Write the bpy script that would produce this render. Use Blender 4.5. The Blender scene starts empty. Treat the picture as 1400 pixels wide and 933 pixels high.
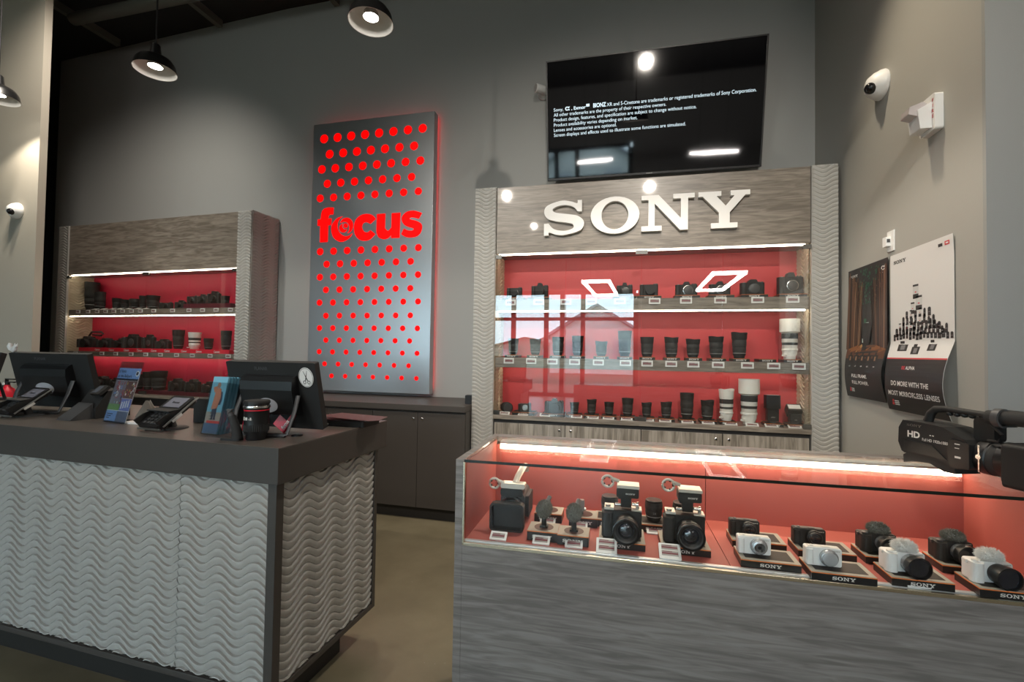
import bpy, bmesh, math, random
import numpy as np
from mathutils import Matrix, Vector
random.seed(7)
PI = math.pi
COL = bpy.context.scene.collection

# ------------------------------------------------------------------ camera
F = 637.4
CAMPOS = Vector((0, 0, 1.4))
_yaw, _pit, _rol = 0.2409, -0.0241, 0.0156
def _cam():
    cy, sy, cp, sp, cr, sr = math.cos(_yaw), math.sin(_yaw), math.cos(_pit), math.sin(_pit), math.cos(_rol), math.sin(_rol)
    Ry = np.array([[cy, 0, sy], [0, 1, 0], [-sy, 0, cy]])
    Rx = np.array([[1, 0, 0], [0, cp, -sp], [0, sp, cp]])
    Rz = np.array([[cr, -sr, 0], [sr, cr, 0], [0, 0, 1]])
    return Rz @ Rx @ Ry @ np.array([[1, 0, 0], [0, 0, -1], [0, 1, 0]])
CM = _cam()
cd = bpy.data.cameras.new('camera'); cam = bpy.data.objects.new('camera', cd); COL.objects.link(cam)
cd.sensor_width = 36; cd.lens = F / 1400 * 36; cd.clip_start = 0.05; cd.clip_end = 200
r, d, f = CM
cam.matrix_world = Matrix(((r[0], -d[0], -f[0], 0), (r[1], -d[1], -f[1], 0), (r[2], -d[2], -f[2], 1.4), (0, 0, 0, 1)))
bpy.context.scene.camera = cam

def ray(x, y):
    return Vector(CM.T @ np.array([(x - 700) / F, (y - 466.5) / F, 1]))
def at(x, y, ax, val):
    dd = ray(x, y); i = 'XYZ'.index(ax)
    return CAMPOS + dd * ((val - CAMPOS[i]) / dd[i])
def ppm(p):                       # how many pixels one metre spans at point p
    return F / float(CM[2] @ np.array(Vector(p) - CAMPOS))

# ------------------------------------------------------------------ materials
MATS = {}
def mat(name, col, rough=0.5, metal=0.0, bump=0, bscale=200, var=0, vscale=8, coat=0, spec=0.5, sheen=0):
    if name in MATS: return MATS[name]
    m = bpy.data.materials.new(name); m.use_nodes = True; MATS[name] = m
    nt = m.node_tree; b = nt.nodes['Principled BSDF']
    b.inputs['Base Color'].default_value = (*col, 1); b.inputs['Roughness'].default_value = rough
    b.inputs['Metallic'].default_value = metal; b.inputs['Coat Weight'].default_value = coat
    b.inputs['Specular IOR Level'].default_value = spec; b.inputs['Sheen Weight'].default_value = sheen
    tc = nt.nodes.new('ShaderNodeTexCoord')
    if var:
        n = nt.nodes.new('ShaderNodeTexNoise'); n.inputs['Scale'].default_value = vscale; n.inputs['Detail'].default_value = 5
        nt.links.new(tc.outputs['Object'], n.inputs['Vector'])
        mx = nt.nodes.new('ShaderNodeMix'); mx.data_type = 'RGBA'
        mx.inputs['A'].default_value = (*[c * (1 - var) for c in col], 1); mx.inputs['B'].default_value = (*[min(1, c * (1 + var)) for c in col], 1)
        nt.links.new(n.outputs['Fac'], mx.inputs['Factor']); nt.links.new(mx.outputs['Result'], b.inputs['Base Color'])
    if bump:
        n2 = nt.nodes.new('ShaderNodeTexNoise'); n2.inputs['Scale'].default_value = bscale
        nt.links.new(tc.outputs['Object'], n2.inputs['Vector'])
        bp = nt.nodes.new('ShaderNodeBump'); bp.inputs['Strength'].default_value = bump; bp.inputs['Distance'].default_value = 0.002
        nt.links.new(n2.outputs['Fac'], bp.inputs['Height']); nt.links.new(bp.outputs['Normal'], b.inputs['Normal'])
    return m
def emit(name, col, s):
    if name in MATS: return MATS[name]
    m = bpy.data.materials.new(name); m.use_nodes = True; MATS[name] = m
    b = m.node_tree.nodes['Principled BSDF']; b.inputs['Base Color'].default_value = (*[c * .3 for c in col], 1); b.inputs['Specular IOR Level'].default_value = .15
    b.inputs['Emission Color'].default_value = (*col, 1); b.inputs['Emission Strength'].default_value = s
    return m
def wood(name, c1, c2, axis='X', rough=0.35, stretch=14, scale=3.0, coat=0.3):
    m = bpy.data.materials.new(name); m.use_nodes = True; MATS[name] = m
    nt = m.node_tree; b = nt.nodes['Principled BSDF']; L = nt.links.new
    tc = nt.nodes.new('ShaderNodeTexCoord'); mp = nt.nodes.new('ShaderNodeMapping')
    s = [scale * stretch] * 3
    s['XYZ'.index(axis)] = scale; mp.inputs['Scale'].default_value = s
    L(tc.outputs['Object'], mp.inputs['Vector'])
    n0 = nt.nodes.new('ShaderNodeTexNoise'); n0.inputs['Scale'].default_value = 0.35; n0.inputs['Detail'].default_value = 2
    L(mp.outputs['Vector'], n0.inputs['Vector'])
    n = nt.nodes.new('ShaderNodeTexNoise'); n.inputs['Scale'].default_value = 1.0; n.inputs['Detail'].default_value = 6; n.inputs['Distortion'].default_value = 0.9
    L(mp.outputs['Vector'], n.inputs['Vector'])
    md = nt.nodes.new('ShaderNodeMath'); md.operation = 'ADD'; m0_ = nt.nodes.new('ShaderNodeMath'); m0_.operation = 'MULTIPLY'; m0_.inputs[1].default_value = .4; L(n0.outputs['Fac'], m0_.inputs[0]); L(m0_.outputs[0], md.inputs[0]); L(n.outputs['Fac'], md.inputs[1])
    cr = nt.nodes.new('ShaderNodeValToRGB'); cr.color_ramp.elements[0].position = 0.55; cr.color_ramp.elements[0].color = (*c1, 1)
    cr.color_ramp.elements[1].position = 0.86; cr.color_ramp.elements[1].color = (*c2, 1)
    L(md.outputs[0], cr.inputs['Fac'])
    L(cr.outputs['Color'], b.inputs['Base Color'])
    b.inputs['Roughness'].default_value = rough; b.inputs['Coat Weight'].default_value = coat; b.inputs['Coat Roughness'].default_value = 0.04
    bp = nt.nodes.new('ShaderNodeBump'); bp.inputs['Strength'].default_value = 0.15; bp.inputs['Distance'].default_value = 0.001
    L(n.outputs['Fac'], bp.inputs['Height']); L(bp.outputs['Normal'], b.inputs['Normal'])
    return m
def glassmat(name, tint=(1, 1, 1), refl=0.06, k=1.0):
    m = bpy.data.materials.new(name); m.use_nodes = True; MATS[name] = m
    nt = m.node_tree; nt.nodes.remove(nt.nodes['Principled BSDF']); L = nt.links.new
    o = nt.nodes['Material Output']; t = nt.nodes.new('ShaderNodeBsdfTransparent'); g = nt.nodes.new('ShaderNodeBsdfGlossy')
    t.inputs['Color'].default_value = (*tint, 1); g.inputs['Roughness'].default_value = 0.0
    lw = nt.nodes.new('ShaderNodeLayerWeight'); pw = nt.nodes.new('ShaderNodeMath'); pw.operation = 'POWER'; pw.inputs[1].default_value = 5
    L(lw.outputs['Facing'], pw.inputs[0]); fr = nt.nodes.new('ShaderNodeMath'); fr.operation = 'MULTIPLY_ADD'; fr.inputs[1].default_value = .96; fr.inputs[2].default_value = .04; L(pw.outputs[0], fr.inputs[0])
    ml = nt.nodes.new('ShaderNodeMath'); ml.operation = 'MULTIPLY_ADD'; ml.inputs[1].default_value = k; ml.inputs[2].default_value = refl; ml.use_clamp = True
    L(fr.outputs[0], ml.inputs[0])
    mx = nt.nodes.new('ShaderNodeMixShader'); L(ml.outputs[0], mx.inputs[0]); L(t.outputs[0], mx.inputs[1]); L(g.outputs[0], mx.inputs[2])
    L(mx.outputs[0], o.inputs['Surface'])
    return m

WOODH = wood('grey_laminate', (.14, .118, .095), (.275, .24, .20), 'X', stretch=10, scale=5)
WOODV = wood('grey_laminate_upright', (.16, .14, .115), (.36, .325, .28), 'Z')
WOODC = wood('grey_laminate_showcase', (.165, .148, .138), (.29, .266, .25), 'X', rough=.4, stretch=13, scale=5)
GLASS = glassmat('cabinet_glass', (.98, .99, .985), .03, 1.5)
GLASSF = glassmat('showcase_glass', (.985, .99, .985), .0, .45)
ACRYL = glassmat('clear_acrylic', (.9, .92, .93), .05, 1.2)
WINGL = glassmat('window_glass', (.93, .96, .97), .0, .5)
WALL = mat('painted_wall', (.33, .338, .33), .65, bump=.15, bscale=120)
WALLR = mat('painted_wall_warm', (.40, .39, .36), .65, bump=.15, bscale=120)
BLACKW = mat('black_paint', (.012, .012, .012), .8)
CEIL = mat('ceiling_black', (.012, .012, .011), .85)
JOIST = mat('joist_paint', (.10, .10, .085), .7)
RELIEF = mat('wave_relief_panel', (.44, .43, .405), .42)
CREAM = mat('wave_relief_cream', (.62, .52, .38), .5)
DARK = mat('charcoal_laminate', (.062, .055, .050), .42, bump=.08, bscale=400)
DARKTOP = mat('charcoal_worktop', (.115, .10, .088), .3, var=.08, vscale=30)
TOE = mat('toe_kick_black', (.018, .017, .016), .5)
RED = mat('red_backing', (.60, .055, .06), .5, bump=.1, bscale=500)
REDC = mat('crimson_backing', (.60, .012, .05), .5)
ORED = mat('showcase_lining', (.43, .105, .085), .6, bump=.2, bscale=600)
BLK = mat('black_plastic', (.011, .011, .012), .38)
BLKM = mat('black_matte', (.011, .011, .011), .62)
BLKG = mat('black_gloss', (.008, .008, .009), .12)
RUB = mat('black_rubber', (.025, .025, .025), .75, bump=.4, bscale=900)
GREYD = mat('dark_grey_plastic', (.06, .06, .062), .45)
GREYM = mat('grey_metal', (.35, .35, .34), .35, .8)
SILV = mat('bright_metal', (.75, .74, .72), .25, 1)
GOLDT = mat('brass_trim', (.62, .55, .42), .25, .9)
WHT = mat('white_plastic', (.80, .80, .79), .4)
WHTL = mat('white_lens_paint', (.78, .76, .71), .4)
OFFW = mat('off_white', (.72, .70, .66), .5)
LETW = mat('white_letter', (.88, .87, .85), .45)
ORNG = mat('orange_edge', (.80, .20, .03), .5)
TAGS = mat('tag_screen', (.36, .34, .32), .5)
TAGT = mat('tag_ink', (.20, .04, .06), .5)
LGLASS = mat('lens_glass', (.01, .012, .02), .04, coat=1)
REDP = mat('red_plastic', (.65, .01, .03), .4)
FURG = mat('grey_fur', (.12, .125, .10), .95, bump=1, bscale=300, sheen=.5)
FURW = mat('white_fur', (.80, .79, .76), .95, bump=1, bscale=300, sheen=.5)
STEM = mat('stand_plate', (.34, .32, .27), .5)
EM = emit('led_warm', (1, .90, .72), 14)
EMW = emit('led_white', (1, .95, .86), 9)
EMS = emit('led_showcase', (1, .84, .60), 14)
BULB = emit('lamp_bulb', (1, .94, .84), 26)
EMRED = emit('red_led_face', (1, 0.0, 0.0), 1.3)
EMHALO = emit('red_led_strip', (1, .08, .08), 9)
RING = emit('ring_lamp', (1, .93, .88), 34)
TVTXT = emit('screen_text', (.75, .92, 1), 1.0)

# ------------------------------------------------------------------ mesh builder
class MB:
    def __init__(s): s.v = []; s.f = []; s.m = []; s.s = []; s.M = Matrix.Identity(4)
    def add(s, vs, fs, m=0, smooth=False):
        o = len(s.v); s.v += [tuple(s.M @ Vector(p)) for p in vs]
        s.f += [tuple(i + o for i in q) for q in fs]; s.m += [m] * len(fs); s.s += [smooth] * len(fs); return s
    def box(s, x0, x1, y0, y1, z0, z1, m=0):
        v = [(x, y, z) for x in (x0, x1) for y in (y0, y1) for z in (z0, z1)]
        return s.add(v, [(0, 1, 3, 2), (4, 6, 7, 5), (0, 4, 5, 1), (2, 3, 7, 6), (0, 2, 6, 4), (1, 5, 7, 3)], m)
    def rbox(s, x0, x1, y0, y1, z0, z1, r, ax='Z', m=0, n=4):   # box with rounded corners around one axis
        a0, a1, b0, b1, c0, c1 = {'Z': (x0, x1, y0, y1, z0, z1), 'Y': (x0, x1, z0, z1, y0, y1), 'X': (y0, y1, z0, z1, x0, x1)}[ax]
        r = min(r, (a1 - a0) / 2 * .999, (b1 - b0) / 2 * .999); P = []
        for cx, cy, t in ((a1 - r, b1 - r, 0), (a0 + r, b1 - r, PI / 2), (a0 + r, b0 + r, PI), (a1 - r, b0 + r, 1.5 * PI)):
            for i in range(n + 1): q = t + PI / 2 * i / n; P.append((cx + r * math.cos(q), cy + r * math.sin(q)))
        return s.prism(P, c0, c1, ax, m)
    def prism(s, P, c0, c1, ax='Z', m=0, smooth=False):
        k = len(P)
        def w(a, b, c): return {'Z': (a, b, c), 'Y': (a, c, b), 'X': (c, a, b)}[ax]
        v = [w(a, b, c0) for a, b in P] + [w(a, b, c1) for a, b in P]
        s.add(v, [tuple(range(k))[::-1], tuple(range(k, 2 * k))], m)
        return s.add(v, [(i, (i + 1) % k, (i + 1) % k + k, i + k) for i in range(k)], m, smooth)
    def lathe(s, prof, c=(0, 0, 0), ax='Z', n=24, m=0, mats=None, petal=None, caps=True):
        v = []; fs = []
        for j, (rr, h) in enumerate(prof):
            for i in range(n):
                a = 2 * PI * i / n; hh = h
                if petal and j in petal: hh = h + petal[j] * math.cos(2 * a)
                p = (rr * math.cos(a), rr * math.sin(a), hh)
                p = {'Z': p, 'Y': (p[0], p[2], p[1]), 'X': (p[2], p[0], p[1]), '-Y': (p[0], -p[2], p[1])}[ax]
                v.append((p[0] + c[0], p[1] + c[1], p[2] + c[2]))
        for j in range(len(prof) - 1):
            q = [(j * n + i, j * n + (i + 1) % n, (j + 1) * n + (i + 1) % n, (j + 1) * n + i) for i in range(n)]
            s.add(v, q, mats[j] if mats else m, True) if j == 0 else s._f(q, mats[j] if mats else m, True, len(v))
        if caps and prof[0][0] > 1e-5: s._f([tuple(range(n))[::-1]], mats[0] if mats else m, False, len(v))
        if caps and prof[-1][0] > 1e-5: s._f([tuple(range((len(prof) - 1) * n, len(prof) * n))], mats[-1] if mats else m, False, len(v))
        return s
    def _f(s, q, m, smooth, nv):
        o = len(s.v) - nv; s.f += [tuple(i + o for i in t) for t in q]; s.m += [m] * len(q); s.s += [smooth] * len(q)
    def cyl(s, c, rr, h, ax='Z', n=20, m=0):
        return s.lathe([(rr, 0), (rr, h)], c, ax, n, m)
    def ball(s, c, rx, ry=None, rz=None, n=16, m=0):
        ry = ry or rx; rz = rz or rx; v = []; fs = []; k = n // 2
        for j in range(k + 1):
            t = PI * j / k
            for i in range(n):
                a = 2 * PI * i / n; v.append((c[0] + rx * math.sin(t) * math.cos(a), c[1] + ry * math.sin(t) * math.sin(a), c[2] - rz * math.cos(t)))
        for j in range(k):
            fs += [(j * n + i, j * n + (i + 1) % n, (j + 1) * n + (i + 1) % n, (j + 1) * n + i) for i in range(n)]
        return s.add(v, fs, m, True)
    def tube(s, pts, rr, n=8, m=0, closed=False, flat=1.0):
        pts = [Vector(p) for p in pts]; v = []; k = len(pts); rs = rr if isinstance(rr, (list, tuple)) else [rr] * k
        up = Vector((0, 0, 1))
        for j, p in enumerate(pts):
            a = pts[(j - 1) % k] if closed or j else p; b = pts[(j + 1) % k] if closed or j < k - 1 else p
            t = (b - a).normalized(); u = t.cross(up)
            if u.length < .05: u = t.cross(Vector((1, 0, 0)))
            u.normalize(); w = u.cross(t)
            for i in range(n):
                q = 2 * PI * i / n; v.append(tuple(p + (u * math.cos(q) + w * math.sin(q) * flat) * rs[j]))
        fs = [(j * n + i, j * n + (i + 1) % n, ((j + 1) % k) * n + (i + 1) % n, ((j + 1) % k) * n + i) for j in range(k if closed else k - 1) for i in range(n)]
        s.add(v, fs, m, True)
        if not closed: s._f([tuple(range(n))[::-1], tuple(range((k - 1) * n, k * n))], m, False, len(v))
        return s
    def ring(s, P, Q, y0, y1, m=0):           # solid between two matching closed outlines in XZ
        k = len(P); v = [(a, y, b) for y in (y0, y1) for a, b in P] + [(a, y, b) for y in (y0, y1) for a, b in Q]
        fs = []
        for i in range(k):
            j = (i + 1) % k
            fs += [(i, j, 2 * k + j, 2 * k + i), (k + i, 3 * k + i, 3 * k + j, k + j), (i, k + i, k + j, j), (2 * k + i, 2 * k + j, 3 * k + j, 3 * k + i)]
        return s.add(v, fs, m)
    def stroke(s, pts, w, y0, y1, m=0, closed=False):    # thick line in XZ, extruded in Y
        k = len(pts); A = []; B = []
        ws = w if isinstance(w, (list, tuple)) else [w] * k
        for j in range(k):
            a = pts[(j - 1) % k] if closed or j else pts[j]; b = pts[(j + 1) % k] if closed or j < k - 1 else pts[j]
            dx, dz = b[0] - a[0], b[1] - a[1]; l = math.hypot(dx, dz) or 1; nx, nz = -dz / l * ws[j] / 2, dx / l * ws[j] / 2
            A.append((pts[j][0] + nx, pts[j][1] + nz)); B.append((pts[j][0] - nx, pts[j][1] - nz))
        v = [(a, y, b) for y in (y0, y1) for a, b in A] + [(a, y, b) for y in (y0, y1) for a, b in B]; fs = []
        for i in range(k if closed else k - 1):
            j = (i + 1) % k
            fs += [(i, j, 2 * k + j, 2 * k + i), (k + i, 3 * k + i, 3 * k + j, k + j), (i, k + i, k + j, j), (2 * k + i, 2 * k + j, 3 * k + j, 3 * k + i)]
        if not closed: fs += [(0, 2 * k, 3 * k, k), (k - 1, 2 * k - 1, 4 * k - 1, 3 * k - 1)]
        return s.add(v, fs, m)
    def build(s, name, mats, parent=None, bevel=0, loc=None, rz=0):
        me = bpy.data.meshes.new(name); me.from_pydata(s.v, [], s.f)
        for mm in (mats if isinstance(mats, (list, tuple)) else [mats]): me.materials.append(mm)
        if len(s.f) < 3000:
            bm_ = bmesh.new(); bm_.from_mesh(me)
            for i_, f_ in enumerate(bm_.faces): f_.material_index = s.m[i_]; f_.smooth = s.s[i_]
            bmesh.ops.recalc_face_normals(bm_, faces=bm_.faces); bm_.to_mesh(me); bm_.free()
        me.polygons.foreach_set('material_index', s.m); me.polygons.foreach_set('use_smooth', s.s); me.update()
        if any(s.s): me.set_sharp_from_angle(angle=math.radians(38))
        o = bpy.data.objects.new(name, me); COL.objects.link(o)
        if parent: o.parent = parent
        if loc is not None: o.location = loc
        o.rotation_euler.z = rz
        if bevel:
            b = o.modifiers.new('bevel', 'BEVEL'); b.width = bevel; b.segments = 2; b.limit_method = 'ANGLE'; b.angle_limit = math.radians(50)
        return o
def thing(name, label, cat, loc=(0, 0, 0), rz=0, group=None):
    o = bpy.data.objects.new(name, None); COL.objects.link(o); o.empty_display_size = .05
    o.location = loc; o.rotation_euler.z = rz; o['label'] = label; o['category'] = cat
    if group: o['group'] = group
    return o
def tag(o, label, cat, group=None):
    o['label'] = label; o['category'] = cat
    if group: o['group'] = group
    return o
def struct(o): o['kind'] = 'structure'; return o
def copy_tree(o, parent=None):
    c = o.copy(); COL.objects.link(c); c.parent = parent
    for ch in list(o.children): copy_tree(ch, c)
    return c
USED = set()
def inst(proto, loc, rz, label, group, scale=None):
    """first use moves the prototype itself, afterwards copies it with its parts"""
    if proto.name not in USED: o = proto; USED.add(proto.name)
    else: o = copy_tree(proto)
    o.location = loc; o.rotation_euler.z = rz
    if scale: o.scale = scale if isinstance(scale, (tuple, list)) else (scale,) * 3
    o['label'] = label
    if group: o['group'] = group
    return o

_TX = {}
def text(mb, body, x, y, z, h, w=None, m=0, ax='-Y', bold=0.0, align='L', depth=0.0):
    """flat lettering; h = cap height, w = total width; written on a surface facing ax"""
    key = (body, bold)
    if key not in _TX:
        cu = bpy.data.curves.new('t', 'FONT'); cu.body = body; cu.offset = bold; cu.resolution_u = 3
        ob = bpy.data.objects.new('t', cu); COL.objects.link(ob); bpy.context.view_layer.update()
        me = bpy.data.meshes.new_from_object(ob.evaluated_get(bpy.context.evaluated_depsgraph_get()))
        _TX[key] = ([tuple(v.co) for v in me.vertices], [tuple(p.vertices) for p in me.polygons])
        bpy.data.objects.remove(ob); bpy.data.curves.remove(cu); bpy.data.meshes.remove(me)
    vs, fs = _TX[key]; xs = [v[0] for v in vs]; x0, x1 = min(xs), max(xs)
    k = h / .69; kx = (w / (x1 - x0)) if w else k
    off = {'L': 0, 'C': (x1 - x0) * kx / 2, 'R': (x1 - x0) * kx}[align]
    out = []
    for a, b, _ in vs:
        u = (a - x0) * kx - off; q = b * k
        out.append({'-Y': (x + u, y, z + q), '-X': (x, y - u, z + q), 'Z': (x + u, y + q, z), '+Y': (x - u, y, z + q)}[ax])
    mb.add(out, fs, m); return (x1 - x0) * kx

def cr(P, n=6):        # Catmull-Rom through points, corner points are marked with a third value
    out = []; k = len(P)
    for i in range(k):
        p1, p2 = P[i], P[(i + 1) % k]
        p0 = p1 if len(p1) > 2 else P[i - 1]; p3 = p2 if len(p2) > 2 else P[(i + 2) % k]
        if len(p1) > 2 and len(p2) > 2: out.append(p1[:2]); continue
        for j in range(n):
            t = j / n
            out.append(tuple(.5 * ((2 * p1[c]) + (-p0[c] + p2[c]) * t + (2 * p0[c] - 5 * p1[c] + 4 * p2[c] - p3[c]) * t * t + (-p0[c] + 3 * p1[c] - 3 * p2[c] + p3[c]) * t ** 3) for c in (0, 1)))
    return out
S_ = cr([(1.106, .99, 1), (1.106, .66, 1), (.985, .66, 1), (.86, .80), (.61, .87), (.36, .83), (.25, .745), (.35, .66), (.70, .60), (1.0, .53), (1.17, .35), (1.07, .12), (.62, 0), (.36, .02), (.16, .085), (.14, 0, 1), (0, 0, 1), (0, .35, 1), (.135, .35, 1), (.30, .18), (.60, .12), (.83, .17), (.87, .25), (.78, .33), (.35, .41), (.10, .50), (0, .69), (.10, .88), (.50, 1.0), (.80, .96), (.965, .90), (.98, .99, 1)])
N_ = [(0, 1), (0, .87), (.21, .87), (.21, .14), (0, .14), (0, 0), (.61, 0), (.61, .14), (.40, .14), (.40, .76), (1.15, 0), (1.38, 0), (1.38, .87), (1.57, .87), (1.57, 1), (.945, 1), (.945, .87), (1.17, .87), (1.17, .33), (.51, 1)]
Y_ = [(0, 1), (0, .87), (.13, .87), (.62, .42), (.62, .14), (.385, .14), (.385, 0), (1.17, 0), (1.17, .14), (.94, .14), (.94, .42), (1.40, .87), (1.535, .87), (1.535, 1), (.965, 1), (.965, .87), (1.08, .87), (.82, .60), (.55, .87), (.69, .87), (.69, 1)]
def _el(rx, ry, n=32): return [(.715 + rx * math.cos(2 * PI * i / n), .5 + ry * math.sin(2 * PI * i / n)) for i in range(n)]
def letter(mb, ch, x, z, h, y0, y1, w=None, m=0):
    nat = {'S': 1.17, 'O': 1.43, 'N': 1.57, 'Y': 1.535}[ch]; k = (w / nat) if w else h
    if ch == 'O':
        mb.ring([(x + a * k, z + b * h) for a, b in _el(.715, .53)], [(x + a * k, z + b * h) for a, b in _el(.39, .40)], y0, y1, m)
    else:
        mb.prism([(x + a * k, z + b * h) for a, b in {'S': S_, 'N': N_, 'Y': Y_}[ch]], y0, y1, 'Y', m)
def maker_word(mb, x, z, h, y, m=0, center=True, th=.0006):
    W = 6.15 * h; x -= W / 2 if center else 0
    for ch, o in (('S', 0), ('O', 1.34), ('N', 2.90), ('Y', 4.60)): letter(mb, ch, x + o * h, z, h, y - th, y, m=m)

def relief(mb, u0, u1, v0, v1, place, lam=.168, pitch=.0315, amp=.0185, depth=.012, m=0, phase=0.0, du=None, rows=0):
    """wavy shingle relief whose mesh rows follow the waves; place(u, v, d) -> point, d = height above the panel"""
    st = lam / (24 if du is None else 18); nu = max(3, int((u1 - u0) / st) + 1); U = [u0 + (u1 - u0) * i / (nu - 1) for i in range(nu)]
    PR = ((0, 0), (.07, .0), (.13, .42), (.45, .74), (.84, 1.0), (.95, .90), (1.0, .0)); k0 = int(math.floor((v0 - amp) / pitch)); k1 = int(math.ceil((v1 + amp) / pitch)); vs = []; fs = []
    W_ = [amp * math.sin(2 * PI * u / lam + phase) for u in U]
    D_ = [1 - .16 * max(0, 1 - abs(((u / (lam / 6)) % 1) - .5) * 2 / .999 if False else 1 - min((u / (lam / 6)) % 1, 1 - (u / (lam / 6)) % 1) / .14) for u in U]
    nr = 0
    for k in range(k0, k1):
        for t, h in PR:
            for i, u in enumerate(U):
                v = (k + t) * pitch + W_[i]; c = min(max(v, v0), v1)
                vs.append(place(u, c, depth * h * D_[i] if c == v else 0.0))
            nr += 1
    for j in range(nr - 1):
        if (j + 1) % len(PR) == 0: continue
        for i in range(nu - 1):
            a = j * nu + i; fs.append((a, a + 1, a + nu + 1, a + nu))
    mb.add(vs, fs, m, True)
    return mb
def ordn(i): return ['first', 'second', 'third', 'fourth', 'fifth', 'sixth', 'seventh', 'eighth', 'ninth', 'tenth', 'eleventh', 'twelfth', 'thirteenth', 'fourteenth', 'fifteenth', 'sixteenth'][i]

# ------------------------------------------------------------------ the room
W = 4.264; XR = 1.4876; YC = 2.40; CZ = 5.115; YF = -7.5; XL = -7.12
def slab(name, x0, x1, y0, y1, z0, z1, m): return struct(MB().box(x0, x1, y0, y1, z0, z1).build(name, m))
def floor_mat():
    m = bpy.data.materials.new('polished_concrete'); m.use_nodes = True; nt = m.node_tree; b = nt.nodes['Principled BSDF']; L = nt.links.new
    tc = nt.nodes.new('ShaderNodeTexCoord')
    n = nt.nodes.new('ShaderNodeTexNoise'); n.inputs['Scale'].default_value = 1.6; n.inputs['Detail'].default_value = 9; n.inputs['Roughness'].default_value = .62
    L(tc.outputs['Object'], n.inputs['Vector'])
    c = nt.nodes.new('ShaderNodeValToRGB'); c.color_ramp.elements[0].position = .3; c.color_ramp.elements[0].color = (.16, .135, .085, 1)
    c.color_ramp.elements[1].position = .72; c.color_ramp.elements[1].color = (.29, .25, .165, 1)
    L(n.outputs['Fac'], c.inputs['Fac'])
    v = nt.nodes.new('ShaderNodeTexVoronoi'); v.inputs['Scale'].default_value = 26; L(tc.outputs['Object'], v.inputs['Vector'])
    n3 = nt.nodes.new('ShaderNodeTexNoise'); n3.inputs['Scale'].default_value = 3.2; L(tc.outputs['Object'], n3.inputs['Vector'])
    lt = nt.nodes.new('ShaderNodeMath'); lt.operation = 'LESS_THAN'; lt.inputs[1].default_value = .07; L(v.outputs['Distance'], lt.inputs[0])
    gt = nt.nodes.new('ShaderNodeMath'); gt.operation = 'GREATER_THAN'; gt.inputs[1].default_value = .60; L(n3.outputs['Fac'], gt.inputs[0])
    mu = nt.nodes.new('ShaderNodeMath'); mu.operation = 'MULTIPLY'; L(lt.outputs[0], mu.inputs[0]); L(gt.outputs[0], mu.inputs[1])
    mx = nt.nodes.new('ShaderNodeMix'); mx.data_type = 'RGBA'; mx.inputs['B'].default_value = (.36, .33, .27, 1)
    L(mu.outputs[0], mx.inputs['Factor']); L(c.outputs['Color'], mx.inputs['A']); L(mx.outputs['Result'], b.inputs['Base Color'])
    b.inputs['Roughness'].default_value = .33
    return m
slab('floor', -13, 6, YF - .2, 7, -.1, 0, floor_mat())
slab('ceiling', -13, 6, YF - .2, 7, CZ, CZ + .15, CEIL)
slab('wall_back', -3.62, XR + .15, W, W + .15, 0, CZ, WALL)
slab('wall_right', XR, XR + .15, YC + .02, W, 0, CZ, WALLR)
slab('wall_right_return', XR, 6, YC, YC + .02, 0, CZ, WALL)
slab('wall_right_side', 6, 6.15, YF, YC, 0, CZ, WALL)
slab('wall_left', -9.5, -5.124, 3.0, 3.06, 0, CZ, mat('painted_wall_beige', (.42, .385, .32), .65, bump=.15, bscale=120))
slab('wall_left_side', -13.1, -13, YF, 7, 0, CZ, WALL)
slab('wall_hall', -13, XL + .2, 6.0, 6.15, 0, CZ, BLACKW)
wbl = struct(MB().box(-3.6, 0, 0, .15, 0, CZ).build('wall_back_left', WALL, loc=(-3.62, W, 0), rz=-.042))
slab('wall_hall_side', XL, XL + .1, W + .33, 6.0, 0, CZ, BLACKW)
mb = MB()
mb.box(-10.5, -9.0, 5.90, 5.999, 0, 2.3); door = mb.build('door_1', BLACKW); struct(door)
# storefront behind the camera (seen mirrored in the cabinet glass and the screen)
def wx(px):                       # where a pixel mirrored in the cabinet glass lands on the storefront
    dd = ray(px, 470); return dd[0] / dd[1] * (2 * 3.73 - YF)
ZT, ZM = 3.3, 2.50
cols = [-8.4, -6.3] + [wx(p) for p in (677, 706.5, 751.5, 773.5, 802, 875)]
fr = MB()
for i, c in enumerate(cols): fr.box(c - .07, c + .07, YF - .12, YF + .02, 0, ZT)
fr.box(cols[0], cols[-1], YF - .12, YF + .02, ZT, ZT + .12); fr.box(cols[0], cols[-1], YF - .12, YF + .02, ZM - .05, ZM + .05); fr.box(cols[0], cols[-1], YF - .12, YF + .02, 0, .12)
win = struct(fr.build('window_1', mat('frame_bronze', (.02, .02, .02), .5)))
for i in range(len(cols) - 1):
    g = MB().box(cols[i] + .07, cols[i + 1] - .07, YF - .06, YF - .05, .12, ZT).build('pane', WINGL, win)
slab('wall_front_upper', -13, 6, YF - .2, YF, ZT + .12, CZ, WALL)
slab('wall_front', cols[-1] + .07, 6, YF - .2, YF, 0, ZT + .12, WALL)
slab('wall_front_left', -13, cols[0] - .07, YF - .2, YF, 0, ZT + .12, WALL)
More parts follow.
